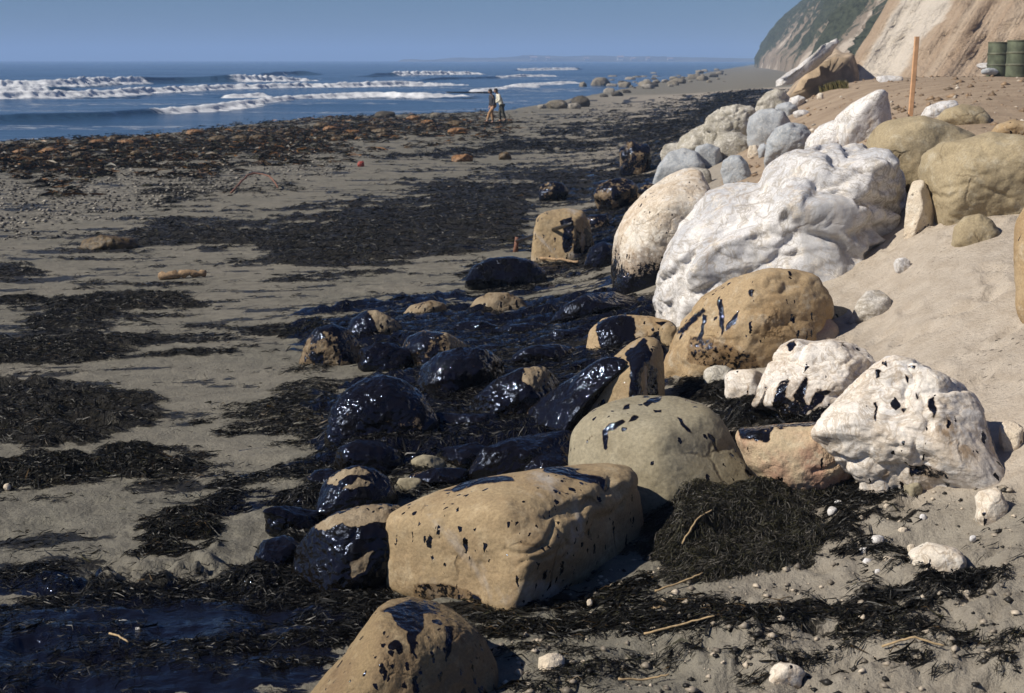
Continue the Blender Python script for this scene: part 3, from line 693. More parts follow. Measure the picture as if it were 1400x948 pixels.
# ------------------------------------------------------------------ boulders
_cs = {}
def cube_sphere(n):
    if n in _cs: return _cs[n]
    a = np.tan(np.linspace(-np.pi / 4, np.pi / 4, n + 1)); U, W = np.meshgrid(a, a, indexing='ij')
    Vs, Fs, o = [], [], 0
    for ax in range(3):
        for sg in (1, -1):
            P = np.zeros((n + 1, n + 1, 3)); P[..., ax] = sg; P[..., (ax + 1) % 3] = U * sg; P[..., (ax + 2) % 3] = W
            Vs.append(P.reshape(-1, 3)); Fs.append(grid_faces(n + 1, n + 1) + o); o += (n + 1) ** 2
    V = np.vstack(Vs); F = np.vstack(Fs); V /= np.linalg.norm(V, axis=1, keepdims=True)
    _, fi, inv = np.unique(np.round(V * 1e5).astype(np.int64), axis=0, return_index=True, return_inverse=True)
    _cs[n] = (V[fi], inv.ravel()[F]); return _cs[n]
def outline_radius(off, nb=256, smooth=3):
    """off: outline points around (0,0) -> radius for each of nb angles"""
    th = np.linspace(-np.pi, np.pi, nb, endpoint=False); R = np.zeros(nb)
    a = off; b = np.roll(off, -1, 0)
    for i, t in enumerate(th):
        c, s = math.cos(t), math.sin(t)
        den = c * (b[:, 1] - a[:, 1]) - s * (b[:, 0] - a[:, 0]); den = np.where(abs(den) < 1e-9, 1e-9, den)
        r = (a[:, 0] * (b[:, 1] - a[:, 1]) - a[:, 1] * (b[:, 0] - a[:, 0])) / den
        u = (a[:, 0] * s - a[:, 1] * c) / den
        ok = (u >= -1e-6) & (u <= 1 + 1e-6) & (r > 0)
        R[i] = r[ok].max() if ok.any() else np.nan
    if np.isnan(R).any(): R = np.where(np.isnan(R), np.nanmean(R), R)
    k = np.array([1, 2, 3, 2, 1.]) / 9
    for _ in range(smooth): R = sum(np.roll(R, j - 2) * k[j] for j in range(5))
    return th, R
def seg_dist(px, line):
    best = np.full(len(px), 1e9); line = np.asarray(line, float)
    for a, b in zip(line[:-1], line[1:]):
        ab = b - a; t = np.clip(((px - a) @ ab) / (ab @ ab + 1e-9), 0, 1)
        best = np.minimum(best, np.linalg.norm(px - a - t[:, None] * ab, axis=1))
    return best
seedc = [100]
def boulder(name, outline, mat, label, cat='boulder', base=None, depth=.9, m=2.4, n=24, facets=(), nfac=5, fac=(.80, .97), sharp=10,
            lump=.07, lscale=2.0, fine=.018, cells=0, cdepth=.06, oil=(-1, 0, 0, 0), oilpoly=(), grooves=(), bumps=(), group=None, ridge=0.0, push=.72, smooth=3, dist=None, bury=.28):
    """a rounded, facetted rock: outline in photo pixels, distance from the ground it stands on"""
    seedc[0] += 1; sd = seedc[0]; r_ = np.random.default_rng(sd)
    ol = np.array(outline, float); lo, hi = ol.min(0), ol.max(0); c = (lo + hi) / 2; ol0 = ol
    if base is None:
        k = ol[:, 1].argmax(); base = (c[0] * .5 + ol[k, 0] * .5, hi[1] - (hi[1] - lo[1]) * .04)
    gp = hit(*base)
    # the rock goes on below the sand: carry the outline down and out
    tb = np.clip((ol[:, 1] - c[1]) / (hi[1] - c[1]), 0, 1)
    ol = np.stack([c[0] + (ol[:, 0] - c[0]) * (1 + .30 * bury * tb * (1 + tb)), ol[:, 1] + bury * tb * (hi[1] - lo[1])], -1)
    mrad = .25 * ((hi[0] - lo[0]) + (hi[1] - lo[1]) * (1 + bury * .5)) / FP
    nfac = int(nfac * 1.6 + 2); sharp = sharp * 1.3
    db = float(np.linalg.norm(gp - CO)) if dist is None else dist
    D = depth * mrad * db
    dc = db + push * D; D = depth * mrad * dc
    ew = -ray(*c); C = CO - ew * dc
    er = np.cross(-ew, [0, 0, 1.]); er /= np.linalg.norm(er); eu = np.cross(er, -ew)
    rr = ray(ol[:, 0], ol[:, 1]); P = CO + rr * (dc / (rr @ -ew))[:, None]
    off = np.stack([(P - C) @ er, (P - C) @ eu], -1)
    th, R = outline_radius(off, smooth=smooth)
    V, F = cube_sphere(n)
    t = np.arctan2(V[:, 1], V[:, 0]); rho = np.hypot(V[:, 0], V[:, 1])
    Rt = np.interp(t, np.append(th, np.pi), np.append(R, R[0]))
    mean = R.mean()
    rd = lambda v, Rv: ((np.hypot(v[:, 0], v[:, 1]) / Rv) ** m + (np.abs(v[:, 2]) / D) ** m) ** (-1 / m)
    r0 = rd(V, Rt); inv = r0 ** -sharp
    fl = [(np.array(f[:3], float), f[3]) for f in facets]
    for _ in range(nfac):
        v = r_.normal(size=3); v[2] = v[2] * .8 + (.35 if r_.random() < .7 else 0); v /= np.linalg.norm(v)
        fl.append((v, r_.uniform(*fac)))
    for v, f in fl:
        v = v / np.linalg.norm(v)
        Rv = np.interp(math.atan2(v[1], v[0]), np.append(th, np.pi), np.append(R, R[0]))
        hq = f * rd(v[None], np.array([Rv]))[0] if f > 0 else -f * mean
        inv = inv + np.maximum(0, (V @ v) / hq) ** sharp
    r1 = inv ** (-1 / sharp)
    # keep the traced outline where facets and outline meet
    r1 = r1 * (1 + .0 * rho)
    Q = V * r1[:, None]
    q = Q / mean + sd * 3.7
    dsp = (fbm(q, lscale, 4, sd, .5) - .5) * lump * 2 + (fbm(q, lscale * 5, 4, sd + 5, .6) - .5) * fine * 2
    if ridge:
        rg = 1 - np.abs(fbm(q * np.array([1, 1.4, 1]), 1.5, 4, sd + 40, .5) - .5) * 2; dsp = dsp - ridge * np.clip((rg - .72) / .28, 0, 1) ** 1.5 * .8
        rg = 1 - np.abs(fbm(q * np.array([1, 1.6, 1]), 4.2, 4, sd + 50, .55) - .5) * 2; dsp = dsp - ridge * .16 * np.clip((rg - .70) / .30, 0, 1) ** 1.3
    if cells:
        S = r_.normal(size=(cells, 3)); S /= np.linalg.norm(S, axis=1, keepdims=True); S *= 1.0
        W3 = V + (np.stack([fbm(q, 1.7, 3, sd + 20 + i) for i in range(3)], -1) - .5) * .55
        dd = np.linalg.norm(W3[:, None] - S[None], axis=2); dd.sort(axis=1)
        gap = dd[:, 1] - dd[:, 0]
        dsp = dsp - cdepth * np.exp(-(gap / .07) ** 2) * .8 + cdepth * (.5 - dd[:, 0] * .9)
    Pw = C + Q[:, :1] * er + Q[:, 1:2] * eu + Q[:, 2:] * ew
    pj = proj(Pw); front = V[:, 2] > -.1
    jit = (np.stack([fbm(q, 6, 3, sd + 8), fbm(q, 6, 3, sd + 9)], -1) - .5)
    for line, wd, dp in grooves:
        g = seg_dist(pj + jit * wd * 2.2, line); dsp = dsp - np.where(front, dp * np.exp(-(g / wd) ** 2), 0)
    for (bx_, by_, bw, bh, bd) in bumps:
        g2 = ((pj[:, 0] - bx_) / bw) ** 2 + ((pj[:, 1] - by_) / bh) ** 2
        dsp = dsp + np.where(front, bd * np.exp(-g2), 0)
    Q = Q * (1 + dsp)[:, None]
    # facets and lumps shrink the shape: bring its seen outline back to the traced one
    for _ in range(2):
        tq = np.arctan2(Q[:, 1], Q[:, 0]); NBn = int(np.clip(n * 2.2, 16, 96)); bi_ = ((tq + np.pi) / (2 * np.pi) * NBn).astype(int) % NBn
        mx_ = np.zeros(NBn); np.maximum.at(mx_, bi_, np.hypot(Q[:, 0], Q[:, 1])); tc_ = -np.pi + (np.arange(NBn) + .5) * 2 * np.pi / NBn
        want = np.interp(tc_, np.append(th, np.pi), np.append(R, R[0])); rat = np.where(mx_ > 0, want / np.maximum(mx_, 1e-6), 1.0); rat = np.clip(rat, .8, 1.6)
        for _k in range(2): rat = (np.roll(rat, 1) + 2 * rat + np.roll(rat, -1)) / 4
        sc1 = np.interp(tq, np.concatenate([[tc_[-1] - 2 * np.pi], tc_, [tc_[0] + 2 * np.pi]]), np.concatenate([[rat[-1]], rat, [rat[0]]]))
        Q[:, :2] *= sc1[:, None]
    Pw = C + Q[:, :1] * er + Q[:, 1:2] * eu + Q[:, 2:] * ew
    # oil mask: bias, more toward the foot, more on top, unevenness
    zlo = max(Pw[:, 2].min(), gp[2] - .05); zr = np.clip((Pw[:, 2] - zlo) / (Pw[:, 2].max() - zlo + 1e-6), 0, 1)
    upn = V[:, 0] * er[2] + V[:, 1] * eu[2] + V[:, 2] * ew[2]
    ov = oil[0] + oil[1] * (1 - zr) + oil[2] * np.clip(upn, 0, 1) + oil[3] * (fbm(q * np.array([1, 1, 1]), 2.6, 4, sd + 13) - .5) * 2
    for poly, val in oilpoly:
        e = poly_sd(pj + jit * 9, poly); sc0 = 2.0
        ov = np.where(front, np.where(val > 0, np.maximum(ov, sstep(-sc0, sc0, e) * val), np.minimum(ov, 1 - sstep(-sc0, sc0, e) * (1 - val - .0))), ov)
    org = np.array([C[0], C[1], min(gp[2], C[2])])
    me = mesh_np(name, Pw - org, F, mat); fattr(me, 'oil', ov)
    o = link(name, me, org)
    return tag(o, label, cat, group)
def blob(x0, y0, x1, y1, seed=0, rough=.12, k=14):
    r = np.random.default_rng(seed + int(x0 * 7 + y0)); a = np.linspace(0, 2 * np.pi, k, endpoint=False)
    q = 1 + r.uniform(-rough, rough, k)
    ex = .85
    return [((x0 + x1) / 2 + (x1 - x0) / 2 * np.sign(np.cos(t)) * abs(np.cos(t)) ** ex * s, (y0 + y1) / 2 - (y1 - y0) / 2 * np.sign(np.sin(t)) * abs(np.sin(t)) ** ex * s) for t, s in zip(a, q)]

# --- the big ones in front
boulder('tan_boulder', [(522,756),(523,725),(532,700),(560,684),(598,668),(650,654),(700,646),(760,635),(800,628),(850,625),(872,632),(880,660),(888,700),(893,735),(880,775),(840,808),(790,832),(730,852),(700,860),(664,848),(625,830),(584,818),(529,814),(523,790)],
        M['tan'], 'big block shaped tan boulder flecked with black oil', base=(660, 846), depth=1.25, m=3.6, n=84, nfac=3, fac=(.88,.97), sharp=11, ridge=.02, smooth=2,
        facets=[(-.52, -.12, .85, -.80), (.80, -.40, .45, -.60), (.35, .52, .78, -.74), (-.3, .85, .45, .90)], lump=.06, lscale=1.5, fine=.008, bury=.12,
        grooves=[([(752,708),(785,700),(815,682),(848,662)], 10, .07), ([(690,752),(720,760),(745,742),(762,712)], 4, .035), ([(800,735),(815,712),(842,700),(870,672)], 5, .05), ([(712,770),(740,762),(770,745)], 3, .03), ([(760,715),(772,745),(760,772)], 3, .03), ([(838,640),(842,668),(838,690)], 2.5, .02)],
        bumps=[(690, 690, 40, 30, .04), (730, 640, 80, 14, .03)],
        oil=(-.35, .52, .0, .28), oilpoly=[([(600,672),(640,655),(700,648),(705,656),(650,664),(625,672)], .62), ([(740,640),(800,628),(812,632),(790,642),(815,650),(845,660),(840,666),(800,655),(750,645)], .8), ([(560,800),(600,800),(655,815),(690,845),(620,838),(560,818)], .50)])
boulder('spotted_boulder', [(400,970),(430,932),(470,895),(492,865),(510,838),(528,820),(560,814),(590,819),(620,832),(650,858),(668,878),(682,908),(680,945),(660,990),(600,1020),(450,1030),(390,1010)],
        M['brown'], 'brown boulder heavily spotted with oil in front of the big tan boulder', base=(560, 985), depth=1.1, m=2.3, n=76, nfac=3, lump=.04, fine=.02, sharp=9,
        oil=(-.22, 0, .42, .36), oilpoly=[([(535,835),(575,830),(580,850),(570,872),(560,900),(556,862),(540,852)], .95), ([(520,835),(560,818),(600,824),(605,838),(560,838)], .8), ([(608,855),(620,855),(618,890),(612,905)], .9)])
boulder('pale_boulder', [(779,625),(782,592),(800,566),(832,548),(872,539),(925,541),(962,552),(985,572),(1002,600),(1022,630),(1044,655),(1054,680),(1040,694),(980,700),(900,700),(840,690),(790,668)],
        M['olive'], 'smooth grey green domed boulder marked with long oil splashes', base=(960, 690), depth=1.05, m=2.9, n=80, nfac=3, fac=(.9,.98), sharp=10, lump=.035, fine=.006,
        facets=[(-.45, .15, .88, .86), (.55, .3, .78, .80), (.0, .9, .44, .86)], grooves=[([(905,600),(900,640),(910,680)], 14, -.02), ([(990,610),(1020,640)], 6, .02)],
        oilpoly=[([(824,590),(832,578),(848,572),(853,575),(846,582),(832,590),(828,615),(825,614)], 1), ([(880,552),(888,545),(905,541),(903,546),(888,554),(884,557)], 1), ([(857,576),(866,570),(874,572),(866,576)], 1), ([(925,570),(932,572),(942,588),(946,594),(938,588)], 1), ([(968,592),(974,594),(983,618),(976,612)], 1), ([(893,560),(904,558),(905,562),(895,563)], 1), ([(1004,640),(1016,632),(1018,642),(1008,648)], 1), ([(804,604),(809,596),(806,608)], 1), ([(936,545),(941,546),(938,550)], 1), ([(876,543),(884,539),(886,542),(878,546)], 1), ([(852,555),(862,552),(862,556),(853,558)], 1)], oil=(-.6, .12, 0, .12))
boulder('cracked_boulder', [(1003,600),(1008,585),(1060,580),(1115,576),(1148,576),(1163,592),(1172,618),(1173,642),(1163,660),(1140,676),(1105,686),(1070,680),(1045,660),(1020,635)],
        M['cream'], 'cream and rust boulder with a cracked side behind the pale dome', base=(1105, 684), depth=.95, m=2.35, n=60, nfac=0, sharp=9, lump=.05, fine=.02, bury=.02, push=.5,
        grooves=[([(1112,646),(1135,640),(1152,628),(1172,622)], 2.6, .06), ([(1150,630),(1158,645),(1150,668)], 2.2, .05), ([(1165,600),(1172,640)], 3, .03)],
        oil=(-.40, .62, .15, .22), oilpoly=[([(1005,582),(1060,576),(1140,576),(1150,582),(1100,588),(1060,588),(1050,605),(1010,600)], .62)])
boulder('streaked_white_rock', [(1030,545),(1040,520),(1055,490),(1066,472),(1085,461),(1115,466),(1140,461),(1170,470),(1190,482),(1210,520),(1200,570),(1150,590),(1090,592),(1050,585)],
        M['white_drip'], 'bright white rock with black oil runs down its front', base=(1080, 580), depth=.8, m=2.3, n=64, nfac=11, sharp=30, fac=(.74,.95), lump=.06, lscale=2.4, fine=.012, ridge=.09,
        oilpoly=[([(1042,548),(1052,520),(1056,548),(1064,522),(1070,556),(1078,528),(1084,510),(1090,545),(1098,520),(1104,516),(1108,548),(1116,530),(1124,535),(1140,535),(1110,556),(1085,585),(1045,585)], .62), ([(1082,482),(1090,476),(1094,484),(1086,486)], 1), ([(1128,462),(1150,464),(1148,482),(1142,470)], .8)], oil=(-.55, .25, 0, .2))
boulder('white_slab_rock', [(1100,590),(1125,560),(1160,525),(1190,498),(1215,484),(1250,490),(1275,505),(1312,520),(1342,546),(1352,580),(1366,610),(1384,640),(1380,656),(1320,664),(1240,660),(1180,640),(1130,615)],
        M['white_drip'], 'broad creamy white rock sloping down to the litter strewn sand', base=(1325, 655), depth=.75, m=2.5, n=76, nfac=11, sharp=26, fac=(.80,.96), lump=.05, lscale=2.0, fine=.010, ridge=.09, push=.35, smooth=1, bury=.15, facets=[(-.1, .45, .88, .72), (.6, .35, .7, .8)],
        grooves=[([(1195,500),(1160,545),(1110,575)], 7, .06), ([(1255,495),(1275,530),(1290,560)], 6, .03), ([(1300,525),(1350,545)], 5, .03), ([(1215,490),(1240,520),(1235,560)], 5, .02)],
        oilpoly=[([(1270,545),(1278,542),(1277,558),(1273,576),(1270,560)], .75), ([(1204,495),(1212,497),(1216,505),(1208,502)], .9), ([(1202,512),(1208,512),(1208,524),(1205,526)], .9), ([(1200,555),(1204,553),(1205,575),(1202,574)], .9), ([(1240,495),(1252,500),(1250,505)], .9), ([(1235,510),(1243,515),(1242,524)], .8), ([(1252,536),(1260,540),(1256,546)], .9), ([(1234,556),(1242,556),(1238,564)], .9), ([(1240,634),(1290,636),(1280,652),(1245,649)], .55)], oil=(-.6, .12, 0, .2))
boulder('ochre_boulder', [(908,492),(916,465),(932,438),(960,405),(1000,381),(1050,366),(1088,366),(1118,378),(1136,400),(1141,425),(1125,460),(1080,490),(1050,510),(1000,518),(950,508)],
        M['tan2'], 'rounded ochre boulder with long black drips in front of the big white rock', base=(985, 512), depth=.95, m=2.5, n=70, nfac=3, fac=(.88,.97), sharp=12, ridge=.04, lump=.05, fine=.009, facets=[(-.5, .3, .8, .84), (.35, .3, .88, .86), (.0, -.5, .85, .9)],
        grooves=[([(1060,400),(1040,440),(1010,480)], 16, -.03), ([(1000,430),(1040,420),(1090,385)], 6, .02)],
        oilpoly=[([(978,410),(985,408),(990,440),(988,462),(984,445)], 1), ([(960,430),(966,432),(958,460),(952,470)], 1), ([(1000,432),(1010,422),(1004,442),(990,452)], 1), ([(1024,395),(1032,395),(1030,405),(1026,404)], 1), ([(940,460),(975,465),(1030,480),(1040,500),(1000,512),(940,498)], .48), ([(920,455),(960,420),(965,425),(930,462)], .6)], oil=(-.45, .45, 0, .3))
boulder('big_white_rock', [(898,385),(901,350),(918,318),(945,285),(962,262),(1000,248),(1036,250),(1046,226),(1075,208),(1115,197),(1160,191),(1200,198),(1228,218),(1241,250),(1241,290),(1232,315),(1238,335),(1225,365),(1195,400),(1160,415),(1080,425),(985,440),(930,436),(905,415)],
        M['white'], 'huge lumpy white rock at the centre of the rock heap', base=(985, 432), depth=1.0, n=96, nfac=24, sharp=34, fac=(.80, .96), lump=.05, lscale=1.9, fine=.007, ridge=.09, m=3.0, smooth=2,
        grooves=[([(1038,252),(1030,290),(985,330),(950,400)], 10, .06), ([(1050,262),(1095,243),(1150,270),(1190,285)], 6, .05), ([(1120,215),(1170,235),(1215,270),(1238,285)], 6, .045), ([(1000,310),(1060,300),(1110,320),(1160,345)], 7, .05), ([(1165,280),(1185,272),(1215,285),(1235,300)], 5, .09), ([(1060,345),(1090,320),(1140,330),(1165,365)], 6, .04), ([(1165,320),(1200,310),(1210,330),(1180,345)], 5, .06), ([(1205,310),(1215,340),(1205,360)], 5, .08)],
        bumps=[(1100, 285, 55, 28, .06), (1190, 330, 28, 14, .07), (1110, 365, 55, 22, .05), (1185, 370, 30, 20, .04), (970, 320, 40, 50, .05), (1170, 235, 40, 25, .05)], oil=(-.85, 1.05, 0, .3))
boulder('warm_white_rock', [(836,345),(840,318),(855,290),(880,262),(912,238),(940,226),(958,230),(972,258),(975,300),(945,350),(920,395),(890,402),(858,392),(842,370)],
        M['white_warm'], 'tall warm white rock leaning on the big white rock with an oil stained foot', base=(880, 396), depth=.9, m=2.4, n=54, nfac=6, sharp=14, fac=(.82,.97), lump=.04, fine=.018, ridge=.03, facets=[(-.55, .25, .8, .82)],
        oil=(-.62, 1.45, 0, .35))
# --- right hand group
boulder('small_red_rock', [(1045,500),(1056,460),(1072,436),(1090,423),(1108,420),(1128,428),(1146,446),(1150,470),(1130,500),(1080,515)], M['redrock'], 'smooth reddish grey rock between the ochre boulder and streaked white rock', base=(1100, 475), depth=.9, n=36, nfac=3, lump=.03, fine=.01)
boulder('banded_rock', [(1160,438),(1172,412),(1184,398),(1202,396),(1216,406),(1226,425),(1222,438),(1190,446)], M['striped'], 'small grey and white banded rock in the dry sand', 'rock', base=(1190, 436), n=26, nfac=7, fac=(.7, .92), sharp=14)
boulder('round_tan_boulder', [(1182,205),(1188,186),(1204,168),(1232,161),(1262,158),(1290,166),(1335,182),(1352,215),(1330,250),(1290,262),(1250,255),(1225,235)], M['tan_clean'], 'rounded tan boulder next to the wooden stake', base=(1260, 262), depth=1.1, m=2.8, n=44, nfac=7, fac=(.78,.95), sharp=18, lump=.05)
boulder('large_tan_boulder', [(1252,235),(1262,208),(1285,194),(1320,190),(1355,180),(1400,186),(1450,200),(1480,240),(1460,285),(1400,296),(1360,302),(1310,305),(1278,292),(1262,265)], M['tan_clean'], 'large tan boulder with thin cracks above the shaded hollow', base=(1330, 300), depth=.95, m=2.9, n=60, nfac=8, fac=(.78,.95), sharp=18, lump=.05, fine=.02,
        grooves=[([(1283,222),(1300,205),(1345,200)], 5, .04), ([(1290,258),(1330,250),(1380,272)], 3, .03), ([(1275,265),(1300,270),(1310,262)], 3, .03), ([(1320,235),(1350,240)], 4, .03)])
boulder('edge_tan_boulder', [(1385,330),(1388,300),(1400,282),(1440,270),(1500,290),(1510,380),(1480,430),(1420,425),(1394,400)], M['tan2'], 'tan boulder in the dry sand past the large cracked one', base=(1440, 425), n=36, nfac=4)
boulder('sunken_tan_boulder', [(1302,334),(1304,310),(1318,296),(1340,292),(1356,300),(1369,318),(1366,334),(1335,340)], M['tan_clean'], 'small rounded tan boulder half in shadow beneath the large tan boulder', base=(1330, 333), n=30, nfac=4)
boulder('pitted_block', [(1236,312),(1240,270),(1246,248),(1262,245),(1270,260),(1282,300),(1284,318),(1256,322)], M['pitted'], 'cream pitted block wedged behind the big white rock', 'rock', base=(1258, 318), n=28, nfac=5, fac=(.75, .93), sharp=14)
boulder('pointed_white_rock', [(1138,178),(1142,160),(1162,143),(1185,130),(1203,121),(1213,124),(1218,150),(1220,180),(1205,200),(1180,205),(1155,195)], M['white'], 'pointed clean white rock on the brown bank', base=(1180, 192), depth=.7, n=36, nfac=6, fac=(.75, .95), sharp=14, m=2.6)
boulder('knobbly_white_rock', [(1098,215),(1102,190),(1120,172),(1140,164),(1160,168),(1174,182),(1180,205),(1160,225),(1120,230)], M['white'], 'knobbly white rock between the pointed rock and big white rock', base=(1135, 215), n=36, nfac=6, ridge=.08)
boulder('round_blue_grey_boulder', [(1046,215),(1048,192),(1060,175),(1080,167),(1100,170),(1110,182),(1108,200),(1090,220),(1066,228),(1052,225)], M['bluegrey'], 'smooth round blue grey boulder above the big white rock', base=(1070, 224), n=32, nfac=4, lump=.04, fac=(.70, .92), ridge=.05)
boulder('angular_blue_grey_boulder', [(1021,175),(1024,160),(1038,150),(1056,148),(1072,152),(1082,168),(1076,185),(1056,198),(1034,198),(1024,190)], M['bluegrey'], 'angular blue grey boulder beside the rounder one', base=(1045, 197), n=32, nfac=8, fac=(.72, .93), sharp=14)
boulder('small_blue_grey_boulder', [(985,234),(988,220),(1000,212),(1012,212),(1022,222),(1028,238),(1020,250),(1004,253),(992,248)], M['bluegrey'], 'small blue grey and white boulder in the brown soil gap', base=(1006, 250), n=28, nfac=6, sharp=12, fac=(.70, .92), ridge=.05)
boulder('cracked_grey_boulder', [(960,178),(966,160),(985,147),(1008,142),(1030,146),(1036,158),(1028,180),(1012,198),(990,208),(968,204)], M['greywhite'], 'grey and white boulder split by dark cracks', base=(990, 204), n=36, nfac=7, fac=(.75, .95), sharp=16, ridge=.13)
boulder('pale_grey_boulder', [(920,208),(930,188),(950,175),(970,166),(985,175),(990,198),(975,214),(940,222),(922,220)], M['greywhite'], 'pale grey boulder leaning below the cracked grey one', base=(950, 220), n=32, nfac=8, fac=(.68, .92), sharp=18, ridge=.08)
boulder('arched_blue_grey_boulder', [(893,246),(900,226),(914,208),(935,202),(955,208),(964,226),(960,244),(935,256),(905,256)], M['bluegrey'], 'arched blue grey boulder behind the warm white rock', base=(920, 252), n=32, nfac=5, fac=(.70, .92), ridge=.05, oil=(-.7, .6, 0, .3))
boulder('wedged_blue_grey_rock', [(945,218),(952,200),(968,196),(984,202),(988,216),(984,228),(966,232),(950,230)], M['bluegrey'], 'wedge of blue grey rock between arched and cracked boulders', 'rock', base=(968, 230), n=26, nfac=7, fac=(.72, .93), sharp=13)
boulder('two_tone_top_boulder', [(1030,152),(1036,138),(1048,126),(1062,121),(1074,126),(1082,136),(1080,150),(1062,156),(1042,158)], M['greywhite'], 'two tone cream and brown boulder at the top of the heap', base=(1056, 155), n=30, nfac=8, fac=(.66, .90), sharp=22, ridge=.06)
boulder('white_cap_rock', [(1076,146),(1080,134),(1092,130),(1102,134),(1100,142),(1088,150)], M['white'], 'small white rock on the far lip of the brown bank', 'rock', base=(1088, 148), n=20, nfac=5, sharp=13)
boulder('flat_white_stone', blob(1083, 150, 1109, 160), M['white'], 'flat white stone lying on the brown bank', 'rock', n=16, nfac=4)
boulder('pebble_rock', blob(1022, 198, 1040, 215), M['pitted'], 'crumbly cream lump of rock in the brown soil gap', 'rock', n=20, nfac=4, cells=8, cdepth=.1)
boulder('soil_stone', blob(1036, 196, 1050, 214), M['bluegrey'], 'little blue grey stone under the angular boulder', 'rock', n=16, nfac=5)
boulder('bank_white_rock', [(1258,158),(1266,146),(1285,139),(1306,136),(1312,146),(1300,160),(1275,164)], M['white'], 'white rock lying on the bank just past the stake', 'rock', base=(1285, 160), n=28, nfac=5)
boulder('bank_tan_rock', [(1276,166),(1290,150),(1316,142),(1342,146),(1356,160),(1350,172),(1310,176)], M['tan_clean'], 'low tan rock half buried next to the bank white rock', 'rock', base=(1315, 170), n=28, nfac=4)
boulder('orange_rock', [(1352,184),(1362,170),(1386,163),(1412,168),(1420,184),(1390,192)], M['tan2'], 'orange tan rock half buried on the upper bank', 'rock', base=(1385, 188), n=24, nfac=4)
boulder('berm_white_stone', blob(1195, 103, 1236, 112), M['white'], 'long white stone at the back of the brown bank', 'rock', n=16, nfac=4)
boulder('berm_pale_stone', blob(1117, 127, 1126, 137), M['white_warm'], 'small pale stone on the slope of the brown bank', 'rock', n=12, nfac=4)
for b, mt, lab in (((976,182,1030,216), 'greywhite', 'low grey rock at the foot of the cracked grey boulder'), ((902,196,940,224), 'greywhite', 'pale rock perched on the seaward edge of the heap'), ((1000,150,1040,180), 'bluegrey', 'blue grey rock tucked behind the angular boulder'), ((930,228,975,256), 'greywhite', 'grey rock squeezed behind the top of the warm white rock'), ((1060,140,1090,160), 'bluegrey', 'small grey rock below the two tone boulder'), ((1222,352,1246,372), 'white', 'little white rock broken off beside the big white rock'), ((1100,418,1165,440), 'olive', 'flat sandy rock in the gap above the small red rock')):
    boulder('heap_rock', blob(*b, seed=11), M[mt], lab, 'rock', n=26, nfac=7, fac=(.68, .92), sharp=12, ridge=.05)
# --- oil coated rocks
OB = (.62, .15, .0, .35)
boulder('black_domed_rock', [(446,585),(452,560),(470,535),(495,517),(520,511),(550,518),(575,535),(596,565),(604,590),(590,612),(540,625),(480,618),(452,605)], M['oily'], 'shining black domed rock thickly coated in oil', base=(530, 618), n=56, nfac=5, lump=.07, fine=.035, oil=(.62, .1, .2, .32))
boulder('lumpy_black_rock', [(568,525),(575,500),(600,482),(630,475),(665,476),(688,492),(694,520),(680,545),(640,560),(595,552)], M['oily'], 'lumpy oil black rock past the shining domed one', base=(630, 556), n=50, nfac=5, lump=.13, fine=.035, oil=(.66, .1, .15, .28))
boulder('oil_draped_rock', [(410,490),(418,465),(432,448),(455,443),(478,450),(492,470),(492,490),(470,502),(435,504)], M['oily'], 'oil draped rock with streaks of tan showing through', base=(450, 500), n=44, nfac=5, lump=.1, fine=.035, oil=(.42, .05, .4, .45))
boulder('half_clean_rock', [(472,458),(480,436),(498,425),(515,424),(538,436),(556,450),(548,462),(510,472),(482,470)], M['oily'], 'low rock black on one side and tan on the other', base=(515, 466), n=40, nfac=4, oil=(-.3, .2, .1, .2), oilpoly=[([(465,470),(478,430),(500,422),(512,438),(520,458),(500,478)], .95)])
boulder('black_saddle_rock', [(546,480),(556,460),(580,451),(612,455),(640,470),(650,490),(620,505),(570,505)], M['oily'], 'saddle shaped black rock with a pale sandy shoulder', base=(590, 503), n=40, nfac=5, oil=(.45, .2, .2, .35), oilpoly=[([(605,457),(625,462),(642,474),(632,480),(612,470)], -.9)])
boulder('black_ridge_rock', [(630,580),(645,545),(675,520),(710,503),(745,500),(765,520),(760,560),(720,590),(660,600)], M['oily'], 'ridge of oiled rock with a brown patch on top', base=(690, 590), n=52, nfac=6, fac=(.7, .93), lump=.1, fine=.035, oil=(.60, .1, .2, .35), oilpoly=[([(712,515),(735,508),(748,522),(730,532),(712,528)], -.8)])
boulder('oiled_slab', [(688,590),(700,570),(735,545),(775,520),(815,493),(850,472),(872,470),(860,500),(830,540),(790,585),(760,612),(715,615)], M['oily'], 'long tilted slab coated in gleaming oil', base=(740, 610), depth=.8, n=60, nfac=5, lump=.08, fine=.035, oil=(.66, .1, .2, .3))
boulder('dripping_slab', [(782,560),(800,525),(830,495),(860,468),(880,458),(900,462),(908,480),(908,545),(895,575),(840,592),(795,592)], M['tan'], 'tan slab with a wide black drip down its flat face', base=(845, 588), depth=.9, n=60, nfac=0, sharp=14, m=3.0, lump=.03, fine=.015, facets=[(-.35, .1, .92, .72), (.8, .1, .58, .75), (-.4, .75, .5, .85)],
        oil=(-.4, .35, .3, .25), oilpoly=[([(856,480),(880,462),(892,480),(888,500),(880,500),(876,540),(860,545),(862,505)], 1), ([(886,500),(898,505),(900,545),(884,548)], .9)])
boulder('half_black_block', [(802,478),(806,452),(822,436),(850,430),(890,432),(922,440),(930,462),(900,485),(850,492),(815,488)], M['tan2'], 'blocky tan rock half covered by a black oil cap', base=(850, 488), n=48, nfac=4, oil=(-.2, .3, .35, .3), oilpoly=[([(815,440),(850,430),(868,435),(870,470),(830,480),(818,468)], .9), ([(895,440),(925,442),(925,460),(905,456)], .8)])
